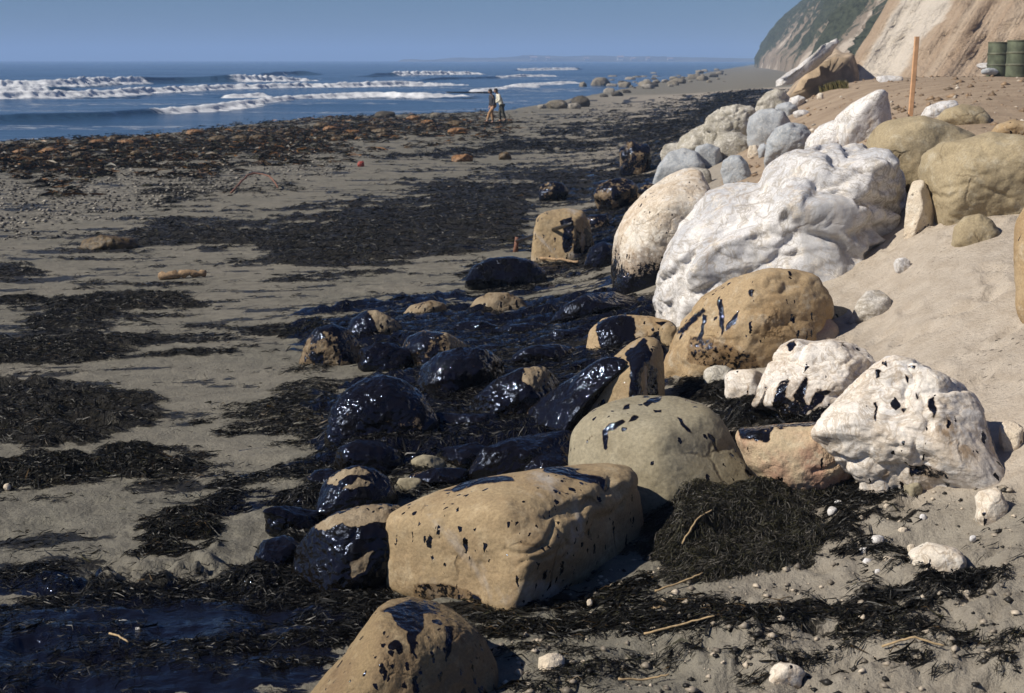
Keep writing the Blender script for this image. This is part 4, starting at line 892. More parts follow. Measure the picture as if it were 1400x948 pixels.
boulder('low_black_rock', [(640,640),(660,612),(700,598),(750,590),(785,585),(790,620),(775,650),(720,662),(660,660)], M['oily'], 'low glittering black rock next to the pale dome', base=(720, 655), depth=.9, n=52, nfac=5, lump=.12, fine=.035, oil=(.72, .1, .1, .25))
boulder('two_tone_rock', [(398,780),(405,748),(425,722),(460,700),(500,690),(540,688),(570,700),(575,740),(560,790),(500,815),(430,810)], M['oily'], 'two tone rock with a pale sandy top and black oily face', base=(470, 812), n=60, nfac=3, lump=.05, fine=.03, oil=(.65, .2, 0, .25), oilpoly=[([(428,722),(460,702),(500,692),(560,690),(575,705),(550,715),(510,712),(490,722),(470,716),(440,724)], -.9), ([(478,770),(495,760),(512,755),(500,780),(482,790)], -.4)])
boulder('striped_oil_rock', [(432,690),(440,662),(458,645),(485,636),(512,640),(535,655),(545,680),(520,705),(460,712)], M['oily'], 'weedy black rock with pale curved stripes on top', base=(490, 706), n=46, nfac=4, lump=.06, fine=.04, oil=(.7, .1, .0, .3), oilpoly=[([(445,662),(470,642),(498,640),(505,648),(480,648),(458,664)], -.8), ([(470,668),(490,656),(510,662),(490,668)], -.7)])
boulder('hidden_black_rock', [(456,632),(462,612),(490,600),(520,602),(546,615),(552,635),(530,652),(480,652)], M['oily'], 'half buried black rock under the shining domed rock', base=(505, 650), n=40, nfac=4, lump=.07, fine=.04, oil=(.65, .2, .1, .25))
boulder('wrapped_black_rock', [(636,385),(645,365),(668,353),(700,350),(730,356),(748,372),(742,390),(700,398),(655,396)], M['oily'], 'low black rock wrapped in wrinkled shining oil', base=(690, 395), n=44, nfac=3, lump=.07, fine=.035, oil=(.8, .1, .1, .2))
boulder('oil_capped_stone', [(638,428),(648,410),(668,400),(694,400),(716,410),(724,424),(705,434),(660,436)], M['oily'], 'small tan stone with an oil cap in the middle sand', 'rock', base=(680, 433), n=32, nfac=5, fac=(.72, .94), sharp=13, oil=(.15, 0, .3, .5))
boulder('sandy_low_stone', [(545,436),(560,418),(590,410),(612,416),(606,430),(575,440)], M['oily'], 'flat sandy stone smeared with weed', 'rock', base=(578, 437), n=24, nfac=5, oil=(.1, 0, .2, .5))
boulder('oil_heap_rock', [(750,440),(770,418),(800,402),(840,398),(875,410),(880,430),(840,444),(780,448)], M['oily'], 'flat black rock covered in oily weed before the blocky rock', base=(810, 444), n=44, nfac=4, lump=.09, fine=.035, oil=(.75, .1, .1, .25))
boulder('tan_block', [(728,345),(730,315),(734,296),(748,288),(775,284),(798,288),(806,306),(812,330),(806,352),(770,362),(740,358)], M['tan'], 'tan block with black runs where a black stick leans', base=(765, 356), depth=1.0, n=52, nfac=0, sharp=13, m=3.2, facets=[(-.2, .1, .97, .8), (.8, .1, .55, .8), (0, .9, .4, .85)], lump=.04, fine=.025,
        oil=(-.3, .45, .15, .25), oilpoly=[([(765,302),(782,296),(784,310),(780,345),(772,345),(770,318)], 1), ([(788,312),(794,318),(794,348),(786,348)], .9), ([(798,310),(812,320),(810,350),(800,350)], .9)])
boulder('round_black_stone', [(798,360),(806,338),(824,330),(842,336),(848,355),(838,368),(812,370)], M['oily'], 'round oil black stone between tan block and warm white rock', 'rock', base=(822, 366), n=32, nfac=3, oil=(.85, .1, .1, .15))
for i, (b, lab) in enumerate([((735,248,776,276), 'upright tar black stone in the dark weed past the tan block'), ((812,243,872,292), 'large tarred stone standing in black weed'), ((846,193,892,243), 'tarred stone with white flecks at the head of the black weed'), ((880,285,912,312), 'low tarred stone close under the warm white rock'), ((800,292,835,318), 'flat tarred stone just behind the tan block'), ((872,250,900,280), 'small tarred stone beside the arched blue grey boulder')]):
    boulder('tarred_stone', blob(*b, seed=i), M['oily'], lab, 'rock', n=30, nfac=6, fac=(.7, .93), sharp=12, lump=.09, fine=.035, oil=(.55, .1, .1, .45), group='tarred stones in the black weed')
for i, b in enumerate([(585,562,690,606), (596,606,680,640), (486,470,566,506), (690,470,800,512), (752,448,812,482), (560,640,650,668), (676,440,760,470), (610,440,690,468), (360,690,440,730), (350,735,410,790), (420,640,470,668), (700,620,790,660), (645,470,705,500)]):
    boulder('tar_lump', blob(*b, seed=90 + i, rough=.18), M['oily'], 'low lump of tarred rock in the oily weed between bigger black rocks', 'rock', n=30, nfac=6, fac=(.66, .93), sharp=11, lump=.14, lscale=2.6, fine=.04, oil=(.72, .1, .1, .3), group='low tar lumps among the black rocks')
# --- scattered stones nearer the camera
ST = [((1332,668,1378,718), 'white_warm', 'upright cream stone standing by itself on the sand'), ((1238,742,1322,790), 'white_warm', 'low cream stone slab lying in the dark litter'),
      ((736,892,774,922), 'pitted', 'round white stone in front of the spotted boulder'), ((1176,618,1226,682), 'white_drip', 'narrow oil streaked stone leaning beside the cracked boulder'),
      ((960,500,1010,530), 'greywhite', 'oil spattered pale stone at the foot of the ochre boulder'), ((990,505,1045,548), 'white_drip', 'jagged white stone wedged before the streaked white rock'),
      ((900,440,925,478), 'tan', 'thin tan stone standing against the ochre boulder'), ((888,828,914,848), 'tan2', 'orange tan stone in the torn weed'),
      ((1048,905,1100,935), 'white_warm', 'cream clod of stone in the torn weed strips'), ((1236,650,1262,678), 'olive', 'dull brown stone at the foot of the white slab rock'),
      ((540,652,580,672), 'olive', 'pale grey stone among tar near the striped rock'), ((1365,575,1400,620), 'pitted', 'cream stone beside the edge of the white slab rock'),
      ((1300,805,1330,826), 'pitted', 'small cream stone past the low cream slab'), ((560,622,610,646), 'olive', 'flat grey stone under the low black rock')]
for i, (b, mt, lab) in enumerate(ST):
    boulder('loose_stone', blob(*b, seed=40 + i), M[mt], lab, 'stone', n=26, nfac=7, fac=(.7, .93), sharp=12, oil=(-.35, .5, 0, .35))
# white pebbles in the litter
PB = [(1215,766,8,6),(1186,767,7,4),(1183,752,10,4),(1246,748,6,4),(1138,698,7,6),(1154,722,5,3),(1234,724,7,3),(1200,737,9,6),(1146,687,6,3),(1075,752,4,2.5),(1175,745,4,3),(1200,780,4,2),(806,822,4,3),(1300,815,6,6),(420,795,10,5),(1212,692,4,3),(1262,706,5,3),(1118,668,5,3),(10,664,5,3),(170,852,9,5),(190,862,6,5),(630,606,6,5),(567,592,7,2.5),(1330,735,5,3),(1092,846,5,3)]
for i, (x, y, w, h) in enumerate(PB):
    boulder('pebble', blob(x - w, y - h, x + w, y + h + 2, seed=i), M['white' if i % 3 else 'pitted'], 'small white pebble lying in dark weed and tarry sand', 'pebble', n=9, nfac=4, group='white pebbles strewn on the sand', lump=.05, push=.3)
# --- stones along the water, far off
FR = [((746,136,777,149),'far','low tan shore boulder beside a dark one'),((776,141,795,149),'far_pale','pale flat shore boulder in front of a dark one'),((781,131,806,147),'far_dark','dark pointed shore boulder behind a pale flat one'),((735,143,748,149),'far_pale','lone white stone on wet sand past the two walkers'),
      ((807,106,835,121),'far','largest tan rock at the start of the far cobble spit'),((792,112,802,123),'far','upright brown rock beside the largest tan spit rock'),((760,106,772,112),'far_dark','dark rock out in the surf past the spit'),((786,107,808,113),'far_dark','dark twin topped rock behind the upright brown rock'),
      ((635,105,676,113),'far_dark','long black rock awash in the surf'),((702,106,718,114),'far_dark','pointed dark rock awash beside white foam'),((718,109,738,114),'far_dark','low dark rock trailing the pointed one in the surf'),((598,141,616,149),'far_dark','dark rock in the shallows by the two walkers'),((569,138,584,146),'far_dark','small forked rock in the shallows'),((512,152,542,161),'far_dark','weedy dark rock at the edge of the wrack'),((588,154,604,161),'far','pale brown rock at the edge of the kelp wrack'),((835,125,852,132),'far_dark','dark low rock on the sand below the spit'),((820,129,832,133),'far_dark','small dark rock by the low one below the spit'),((433,149,460,157),'far_dark','dark flat rock in the calm inshore water')]
for i, (b, mt, lab) in enumerate(FR):
    boulder('shore_rock', blob(*b, seed=70 + i), M[mt], lab, 'rock', n=16, nfac=6, fac=(.65, .92), sharp=12, lump=.12, fine=.05)
r9 = np.random.default_rng(5)
for i in range(110):
    x = 832 + 160 * r9.random() ** 1.3; y = np.interp(x, [838, 985], [118, 104]) + r9.normal(-3, 5.0); w = (2.2 + 9 * r9.random() ** 2.6) * np.interp(y, [96, 122], [.7, 1.1])
    boulder('spit_cobble', blob(x - w, y - w * .42, x + w, y + w * .40, seed=i), M[['far_pale', 'far', 'far', 'far_dark'][i % 4]], 'pale grey rock in the far cobble spit at the water edge', 'rock', n=8, nfac=6, fac=(.55, .88), sharp=16, group='rocks of the far cobble spit', lump=.1)
# ------------------------------------------------------------------ seaweed strands
keys = list(MATS.keys())
WG = weed.reshape(NR, NC); OW = owner.reshape(NR, NC)
XG = Xg.reshape(NR, NC); YG = Yg.reshape(NR, NC)
PXr = PXg.reshape(NR, NC, 2)
def ribbons(P, head, length, width, curl, lift, tint, nseg=3):
    """curved flat strands lying on the ground; all arrays of length n"""
    n = len(P); t = np.linspace(-.5, .5, nseg)
    ang = head[:, None] + curl[:, None] * t[None] * 2 + rng.normal(0, .35, (n, nseg))
    step = length[:, None] / (nseg - 1)
    x = np.cumsum(np.cos(ang) * step, 1); y = np.cumsum(np.sin(ang) * step, 1)
    x = P[:, :1] + x - x.mean(1, keepdims=True); y = P[:, 1:2] + y - y.mean(1, keepdims=True)
    z = gz(x.ravel(), y.ravel()).reshape(n, nseg) + .004
    z = z + lift[:, None] * rng.random((n, nseg)) 
    roll = rng.uniform(0, np.pi, (n, 1))
    wx = -np.sin(ang) * np.cos(roll); wy = np.cos(ang) * np.cos(roll); wz = np.sin(roll) * np.ones_like(ang)
    tap = np.array([.35] + [1.0] * (nseg - 2) + [.3])[None] * width[:, None] * .5
    a = np.stack([x - wx * tap, y - wy * tap, z - wz * tap], -1); b = np.stack([x + wx * tap, y + wy * tap, z + wz * tap], -1)
    V = np.stack([a, b], 2).reshape(-1, 3)
    base = (np.arange(n) * nseg * 2)[:, None] + (np.arange(nseg - 1) * 2)[None]
    F = np.stack([base, base + 1, base + 3, base + 2], -1).reshape(-1, 4)
    return V, F, np.repeat(tint, nseg * 2, 0)
def tints(n, kind):
    u = rng.random(n)[:, None]; base = np.array([.007, .0065, .005]) * (.6 + 1.2 * rng.random((n, 1)))
    br = np.array([.055, .035, .014]) * (.5 + rng.random((n, 1))); ol = np.array([.030, .028, .012]) * (.5 + rng.random((n, 1)))
    orr = np.array([.16, .075, .02]) * (.5 + rng.random((n, 1))); gr = np.array([.10, .09, .075]) * (.4 + rng.random((n, 1)))
    if kind == 'kelp': return np.where(u < .38, base * 1.8, np.where(u < .72, br, np.where(u < .90, ol, orr)))
    if kind == 'dry': return np.where(u < .50, base * 1.6, np.where(u < .80, ol * 1.1, gr))
    if kind == 'oily': return np.where(u < .95, base * .8, gr * .5)
    return np.where(u < .88, base, np.where(u < .96, ol, br))
for k, nm in enumerate(keys):
    poly, w, o, th, cnt, lab = MATS[nm]; cnt = int(cnt * 1.5)
    rr, cc = np.where((OW == k) & (WG > (.30 if MATS[nm][1] < .7 else .45)))
    if len(rr) == 0: continue
    # spread by seen area, so near and far parts are equally covered
    r1 = np.clip(rr + 1, 0, NR - 1); c1 = np.clip(cc + 1, 0, NC - 1)
    d1 = PXr[r1, cc] - PXr[rr, cc]; d2 = PXr[rr, c1] - PXr[rr, cc]
    wt = np.abs(d1[:, 0] * d2[:, 1] - d1[:, 1] * d2[:, 0]) + .15
    wt = wt * np.clip(WG[rr, cc], 0, 1) ** 2.5
    pick = rng.choice(len(rr), cnt, p=wt / wt.sum())
    X = XG[rr[pick], cc[pick]] + (XG[rr, c1] - XG[rr, cc])[pick] * rng.uniform(-.9, .9, cnt)
    Y = YG[rr[pick], cc[pick]] + (YG[r1, cc] - YG[rr, cc])[pick] * rng.uniform(-.9, .9, cnt)
    dist = np.hypot(X, Y); kind = 'kelp' if nm == 'kelp' else 'dry' if nm in ('pile',) else 'oily' if o > .3 else 'weed'
    sc = np.maximum(1.0, dist / 16)
    if kind == 'dry': ln = rng.uniform(.02, .085, cnt); wd = rng.uniform(.0022, .0042, cnt); lf = np.full(cnt, .035)
    elif kind == 'kelp': ln = rng.uniform(.15, .6, cnt); wd = rng.uniform(.02, .07, cnt); lf = rng.uniform(.02, .16, cnt)
    else: ln = rng.uniform(.02, .10, cnt) * sc ** .7; wd = rng.uniform(.003, .0075, cnt) * sc; lf = rng.uniform(.004, .028, cnt) * sc ** .7
    if kind in ('weed', 'oily'):
        bl_ = rng.random(cnt) < .05; wd = np.where(bl_, wd * 2.6, wd); ln = np.where(bl_, ln * 1.8, ln)
    hd = rng.uniform(0, 2 * np.pi, cnt); hd = np.where(rng.random(cnt) < .55, rng.normal(.1, .5, cnt), hd)
    V, F, tc = ribbons(np.stack([X, Y], -1), hd, ln, wd, rng.normal(0, 1.5, cnt), lf, tints(cnt, kind))
    me = mesh_np('seaweed', V, F, M['kelp' if nm == 'kelp' else 'weed'], True); cattr(me, 'tint', tc)
    tag(link('seaweed', me), lab, 'seaweed', None, 'stuff')
# loose shreds over the open sand
rr, cc = np.where((OW < 0) & (WG > .12) & (YG > 4) & (YG < 60)); n = 15000
r1 = np.clip(rr + 1, 0, NR - 1); c1 = np.clip(cc + 1, 0, NC - 1)
d1 = PXr[r1, cc] - PXr[rr, cc]; d2 = PXr[rr, c1] - PXr[rr, cc]; wt = np.abs(d1[:, 0] * d2[:, 1] - d1[:, 1] * d2[:, 0]) * WG[rr, cc]
pk = rng.choice(len(rr), n, p=wt / wt.sum()); X = XG[rr[pk], cc[pk]] + rng.normal(0, .05, n); Y = YG[rr[pk], cc[pk]] + rng.normal(0, .08, n); sc = np.maximum(1, np.hypot(X, Y) / 16)
V, F, tc = ribbons(np.stack([X, Y], -1), rng.normal(.1, .7, n), rng.uniform(.02, .12, n) * sc ** .7, rng.uniform(.004, .011, n) * sc, rng.normal(0, 1.2, n), rng.uniform(.004, .03, n) * sc, tints(n, 'weed'))
me = mesh_np('seaweed_shreds', V, F, M['weed']); cattr(me, 'tint', tc)
tag(link('seaweed_shreds', me), 'loose seaweed shreds scattered over the open sand', 'seaweed', None, 'stuff')
# shingle below the kelp line
rr, cc = np.where((grav.reshape(NR, NC) > .5) & (YG < 75)); n = 2000
pk = rng.choice(len(rr), n); X = XG[rr[pk], cc[pk]] + rng.normal(0, .1, n); Y = YG[rr[pk], cc[pk]] + rng.normal(0, .15, n); Z = gz(X, Y)
ico = np.array([(1, 0, 0), (-1, 0, 0), (0, 1, 0), (0, -1, 0), (0, 0, 1), (0, 0, -1), (.6, .6, .5), (-.6, -.6, .5)], float)
OF = np.array([(0, 2, 4), (2, 1, 4), (1, 3, 4), (3, 0, 4), (2, 0, 5), (1, 2, 5), (3, 1, 5), (0, 3, 5)])
sz = rng.uniform(.015, .06, n)[:, None, None] * (np.array([1.2, 1.0, .7]) * rng.uniform(.7, 1.3, (n, 1, 3)))
a = rng.uniform(0, 6.28, n); ca, sa = np.cos(a)[:, None], np.sin(a)[:, None]
q = ico[None, :6] * sz * rng.uniform(.75, 1.2, (n, 6, 1)); V = np.stack([q[..., 0] * ca - q[..., 1] * sa + X[:, None], q[..., 0] * sa + q[..., 1] * ca + Y[:, None], q[..., 2] + Z[:, None] + sz[:, 0, 2:3] * .3], -1).reshape(-1, 3)
F = (OF[None] + (np.arange(n) * 6)[:, None, None]).reshape(-1, 3)
tn = np.where(rng.random((n, 1)) < .6, np.array([.06, .055, .045]), np.array([.26, .24, .20])) * rng.uniform(.5, 1.3, (n, 1))
me = mesh_np('shingle', V, F, M['kelp']); cattr(me, 'tint', np.repeat(tn, 6, 0))
tag(link('shingle', me), 'scattered shingle stones below the kelp line', 'shingle', None, 'stuff')
# tar balls, shell and wood crumbs on the trodden sand near the boulders
n = 2600
px = rng.uniform(690, 1400, n); rows_ok = np.where((YG > 4.2) & (YG < 11) & (PXr[..., 0] > 640) & (PXr[..., 1] > 640) & (PXr[..., 1] < 990)); pk = rng.choice(len(rows_ok[0]), n)
X = XG[rows_ok[0][pk], rows_ok[1][pk]] + rng.normal(0, .03, n); Y = YG[rows_ok[0][pk], rows_ok[1][pk]] + rng.normal(0, .03, n); Z = gz(X, Y)
sz = (rng.random(n) ** 3 * .022 + .004)[:, None, None] * (np.array([1.2, 1.0, .65]) * rng.uniform(.6, 1.4, (n, 1, 3)))
q = ico[None, :6] * sz; a = rng.uniform(0, 6.28, n); ca, sa = np.cos(a)[:, None], np.sin(a)[:, None]
V = np.stack([q[..., 0] * ca - q[..., 1] * sa + X[:, None], q[..., 0] * sa + q[..., 1] * ca + Y[:, None], q[..., 2] + Z[:, None] + sz[:, 0, 2:3] * .4], -1).reshape(-1, 3)
F = (OF[None] + (np.arange(n) * 6)[:, None, None]).reshape(-1, 3); u = rng.random((n, 1))
tn = np.where(u < .45, np.array([.02, .018, .015]), np.where(u < .75, np.array([.22, .19, .15]), np.array([.42, .36, .28]))) * rng.uniform(.6, 1.3, (n, 1))
me = mesh_np('sand_crumbs', V, F, M['kelp']); cattr(me, 'tint', np.repeat(tn, 6, 0))
tag(link('sand_crumbs', me), 'crumbs of tar, shell and wood on the trodden sand', 'debris', None, 'stuff')

# small stones and clods on the brown bank
rr, cc = np.where((soilv.reshape(NR, NC) > .7) & (YG > 12) & (YG < 46) & (np.abs(XG / np.maximum(YG, 1)) < .5)); n = 1500
pk = rng.choice(len(rr), n); X = XG[rr[pk], cc[pk]] + rng.normal(0, .1, n); Y = YG[rr[pk], cc[pk]] + rng.normal(0, .15, n); Z = gz(X, Y)
sz = (rng.random(n) ** 4 * .07 + .010)[:, None, None] * (np.array([1.2, 1.0, .65]) * rng.uniform(.6, 1.4, (n, 1, 3)))
q = ico[None, :6] * sz * rng.uniform(.75, 1.2, (n, 6, 1)); a = rng.uniform(0, 6.28, n); ca, sa = np.cos(a)[:, None], np.sin(a)[:, None]
V = np.stack([q[..., 0] * ca - q[..., 1] * sa + X[:, None], q[..., 0] * sa + q[..., 1] * ca + Y[:, None], q[..., 2] + Z[:, None] + sz[:, 0, 2:3] * .2], -1).reshape(-1, 3)
F = (OF[None] + (np.arange(n) * 6)[:, None, None]).reshape(-1, 3); u = rng.random((n, 1))
tn = np.where(u < .6, np.array([.26, .18, .11]), np.where(u < .85, np.array([.16, .12, .08]), np.array([.50, .44, .36]))) * rng.uniform(.6, 1.3, (n, 1))
me = mesh_np('bank_rubble', V, F, M['kelp']); cattr(me, 'tint', np.repeat(tn, 6, 0))
tag(link('bank_rubble', me), 'small stones and clods scattered over the brown bank', 'rubble', None, 'stuff')
# ------------------------------------------------------------------ driftwood and litter
M['wood'] = plain('weathered_wood', (.30, .20, .11), .8, .35, 30, bump=.4)
M['redwood'] = plain('red_brown_branch', (.20, .09, .055), .7, .3, 30, bump=.3)
M['blackwood'] = plain('tarred_stick', (.012, .010, .009), .3, .3, 30, bump=.4)
M['straw'] = plain('dry_stem', (.36, .26, .14), .8, .25, 40)
M['stake'] = plain('new_pine', (.62, .36, .19), .7, .12, 14, bump=.1)
def stick(name, pts, rad, mat, label, cat, lift=0.0, group=None, knots=True):
    P = np.array([on_ground(*p[:2]) + np.array([0, 0, lift + (p[2] if len(p) > 2 else 0)]) for p in pts])
    L = np.concatenate([[0], np.cumsum(np.linalg.norm(np.diff(P, axis=0), axis=1))]); t = np.linspace(0, L[-1], 14)
    Q = np.stack([np.interp(t, L, P[:, i]) for i in range(3)], -1)
    Q += np.random.default_rng(len(label)).normal(0, rad * .25, Q.shape)
    rr = rad * (1 + .25 * np.sin(np.arange(14) * 2.1) * knots) * np.linspace(1.05, .8, 14)
    V, F = tube(Q, rr, 8); org = Q[0]
    return tag(link(name, mesh_py(name, V - org, F, mat), org), label, cat, group)
stick('driftwood_log', [(219, 382), (250, 381), (280, 379)], .055, M['wood'], 'short weathered driftwood log lying on clean sand', 'driftwood', .05)
stick('red_branch', [(316, 266, .02), (330, 260, .16), (340, 256, .30), (355, 255, .32), (372, 257, .22), (380, 262, .05)], .022, M['redwood'], 'bent red brown branch arching over weed shreds', 'branch', .02)
# black pole resting on the tan block, and an orange stick at its foot
pA = on_ground(706, 345); pA[2] += .16; dA = ray(782, 306); bq = hit(765, 356); tA = (np.linalg.norm(bq - CO)) / (dA @ (bq - CO) * 1.0) * np.linalg.norm(bq - CO)
pB = CO + dA * (np.linalg.norm(bq - CO) * .965)
V, F = tube(np.array([pA + (pB - pA) * f for f in np.linspace(0, 1, 10)]), .026, 7)
tag(link('tarred_pole', mesh_py('tarred_pole', V - pA, F, M['blackwood']), pA), 'black tarred pole leaning up against the tan block', 'pole')
V, F = tube(np.array([pA + np.array([-.02, .0, -.2]), pA + np.array([0, 0, -.05]), pA + np.array([.01, 0, .06])]), [.04, .035, .03], 7)
tag(link('wood_stub', mesh_py('wood_stub', V - pA, F, M['redwood']), pA), 'short red wood stub under the end of the tarred pole', 'driftwood')
stick('orange_stick', [(738, 360), (765, 362), (790, 366)], .02, M['wood'], 'orange brown stick lying at the foot of the tan block', 'stick', .06)
for i, (a, b, lab) in enumerate([((880, 884), (975, 874), 'long straw coloured stem in the torn weed strips'), ((932, 763), (972, 744), 'straw stem lying on the eelgrass heap'), ((150, 884), (176, 894), 'short straw stem at the edge of the oil pool'), ((845, 932), (915, 922), 'straw stem below the long one in torn weed'), ((895, 818), (960, 800), 'grey stem at the foot of the eelgrass heap'), ((1205, 905), (1290, 908), 'grey stem on the sand past the torn weed strips'), ((480, 950), (560, 930), 'grey stem hidden near the spotted boulder')][:6]):
    stick('dry_stem', [a, ((a[0] + b[0]) / 2, (a[1] + b[1]) / 2 - 1), b], .0055, M['straw'], lab, 'stem', .03, 'dry stems in the weed', False)
M['red'] = plain('faded_red_float', (.32, .06, .04), .5, .2, 20); M['rust'] = plain('rust_brown_kelp', (.20, .10, .035), .6, .4, 12, bump=.5); M['kelpbrown'] = plain('olive_kelp', (.09, .06, .025), .55, .5, 14, bump=.6)
def lumpy(name, box, mat, label, cat, **kw):
    o = boulder(name, blob(*box, seed=3), mat, label, cat, n=18, nfac=3, lump=.16, lscale=2.8, fine=.08, **kw); return o
lumpy('float', (489, 220, 498, 228), M['red'], 'small faded red float on the open sand', 'float')
lumpy('rust_kelp_clump', (616, 211, 648, 222), M['rust'], 'flat rust brown kelp clump alone on the sand', 'kelp')
lumpy('brown_kelp_clump', (681, 208, 699, 220), M['kelpbrown'], 'pointed brown kelp clump beside the thin weed streak', 'kelp')
lumpy('holdfast', (108, 322, 190, 342), M['kelpbrown'], 'olive brown kelp clump at the end of the broad band', 'kelp')
r4 = np.random.default_rng(12)
for i in range(60):
    x = r4.uniform(0, 660); y = np.interp(x, [0, 300, 660], [215, 192, 168]) + r4.uniform(-12, 12); w = r4.uniform(5, 15)
    lumpy('kelp_clump', (x - w, y - w * .42, x + w, y + w * .28), M[['kelpbrown', 'kelpbrown', 'kelpbrown', 'rust'][i % 4]], 'brown kelp clump in the wrack along the water', 'kelp', group='kelp clumps along the water')
# ------------------------------------------------------------------ stake, drums, slab and plants on the berm
def box_bevel(w, d, h, b=.004):
    V = []
    for z in (0, h):
        for x, y in ((-w/2+b, -d/2), (w/2-b, -d/2), (w/2, -d/2+b), (w/2, d/2-b), (w/2-b, d/2), (-w/2+b, d/2), (-w/2, d/2-b), (-w/2, -d/2+b)): V.append((x, y, z))
    F = [tuple(range(7, -1, -1)), tuple(range(8, 16))] + [(i, (i + 1) % 8, 8 + (i + 1) % 8, 8 + i) for i in range(8)]
    return V, F
p = hit(1244, 161); dd = np.linalg.norm(p - CO)
hst = (161 - 58) / FP * dd; V, F = box_bevel(.058, .04, hst + .15, .006)
V = [(x + (z / hst) * .03, y, z - .15) if z > 0 else (x, y, z - .15) for x, y, z in V]
tag(link('wooden_stake', mesh_py('wooden_stake', V, F, M['stake'], False), p), 'tall bare pine stake driven into the brown bank', 'stake')
M['drum'] = plain('green_painted_drum', (.085, .10, .062), .75, .35, 4, bump=.2); M['drumrim'] = plain('drum_hoop', (.10, .105, .068), .7, .35, 5)
def lathe(prof, n=36):
    a = np.linspace(0, 2 * np.pi, n, endpoint=False); V = [(r * math.cos(t), r * math.sin(t), z) for r, z in prof for t in a]; F = []
    for i in range(len(prof) - 1):
        for j in range(n): F.append((i * n + j, i * n + (j + 1) % n, (i + 1) * n + (j + 1) % n, (i + 1) * n + j))
    return V, F
def drum(px, py, label, rot):
    p = CO + ray(px, 103) * py; p[2] = gz(p[0], p[1])[0]; root = bpy.data.objects.new('oil_drum', None); COL.objects.link(root); root.location = p; root.rotation_euler = (0, 0, rot)
    V, F = lathe([(.001, 0), (.285, 0), (.288, .02), (.288, .28), (.288, .6), (.288, .87), (.285, .88)])
    link('body', mesh_py('body', V, F, M['drum']), parent=root)
    for z in (.30, .59):
        V, F = lathe([(.286, z - .03), (.302, z - .012), (.302, z + .012), (.286, z + .03)]); link('hoop', mesh_py('hoop', V, F, M['drumrim']), parent=root)
    V, F = lathe([(.284, .865), (.298, .87), (.300, .89), (.290, .90), (.278, .895), (.272, .872), (.10, .870), (.001, .870)]); lid = link('lid', mesh_py('lid', V, F, M['drumrim']), parent=root)
    V, F = lathe([(.001, .885), (.028, .884), (.030, .871)], 14); link('bung', mesh_py('bung', [(x + .19, y, z) for x, y, z in V], F, M['drumrim']), parent=lid)
    tag(root, label, 'drum', 'green drums on the berm')
drum(1364, 40.5, 'dull green steel drum beside the white slabs on the berm', .4); drum(1391, 38.0, 'dull green steel drum standing slightly in front of its neighbour', 1.9)
boulder('berm_slab', blob(1334, 86, 1362, 94), M['white'], 'flat white slab lying next to the green drums', 'rock', n=14, nfac=4, base=(1348, 103), dist=41.)
boulder('berm_slab', blob(1340, 93, 1366, 101), M['bluegrey'], 'flat grey slab under the white one by the drums', 'rock', n=14, nfac=4, base=(1350, 104), dist=40.)
# leaning white ledge with brown earth behind it, at the foot of the cliff
gl = hit(1092, 118); dl = 62.0
def at(px, py, d): return CO + ray(px, py) * d
def slab_mesh(name, ol, d, thick, mat, label, cat):
    ol = np.array(ol, float); c = ol.mean(0); rings = []
    for f, w in ((.80, -thick), (.97, -thick * .6), (1.0, 0), (.96, thick * .5), (.7, thick)):
        q = []
        for p_ in np.concatenate([np.linspace(a, b, 6, endpoint=False) for a, b in zip(ol, np.roll(ol, -1, 0))]):
            pp = c + (p_ - c) * f; w3 = at(pp[0], pp[1], d) ; q.append(w3 + np.array([.2, .95, 0]) * w)
        rings.append(np.array(q))
    n = len(rings[0]); V = np.vstack(rings + [rings[0].mean(0)[None], rings[-1].mean(0)[None]])
    V = V + (np.stack([fbm(V, .9, 4, 500 + i) for i in range(3)], -1) - .5) * .55
    F = []
    for i in range(4):
        for j in range(n): F.append((i * n + j, (i + 1) * n + j, (i + 1) * n + (j + 1) % n, i * n + (j + 1) % n))
    for j in range(n): F.append((5 * n, j, (j + 1) % n)); F.append((5 * n + 1, 4 * n + (j + 1) % n, 4 * n + j))
    org = V.mean(0).copy(); org[2] = V[:, 2].min()
    me = mesh_py(name, V - org, F, mat); fattr(me, 'oil', np.full(len(V), -1.))
    return tag(link(name, me, org), label, cat)
M['earthbank'] = plain('earth_bank', (.34, .265, .185), .95, .35, 1.6, bump=.8)
slab_mesh('earth_bank', [(1070, 135), (1085, 112), (1112, 88), (1140, 70), (1165, 74), (1175, 110), (1170, 140), (1120, 145)], 60., 2.5, M['earthbank'], 'bank of bare brown earth behind the leaning white ledge', 'bank')
slab_mesh('white_ledge', [(1063, 120), (1064, 112), (1085, 96), (1105, 82), (1124, 66), (1141, 52), (1146, 56), (1138, 72), (1118, 90), (1098, 102), (1080, 116)], 56., 1.3, M['white'], 'white rock ledge leaning out from the cliff foot', 'ledge')
M['grass'] = weed_mat('green_grass', .6)
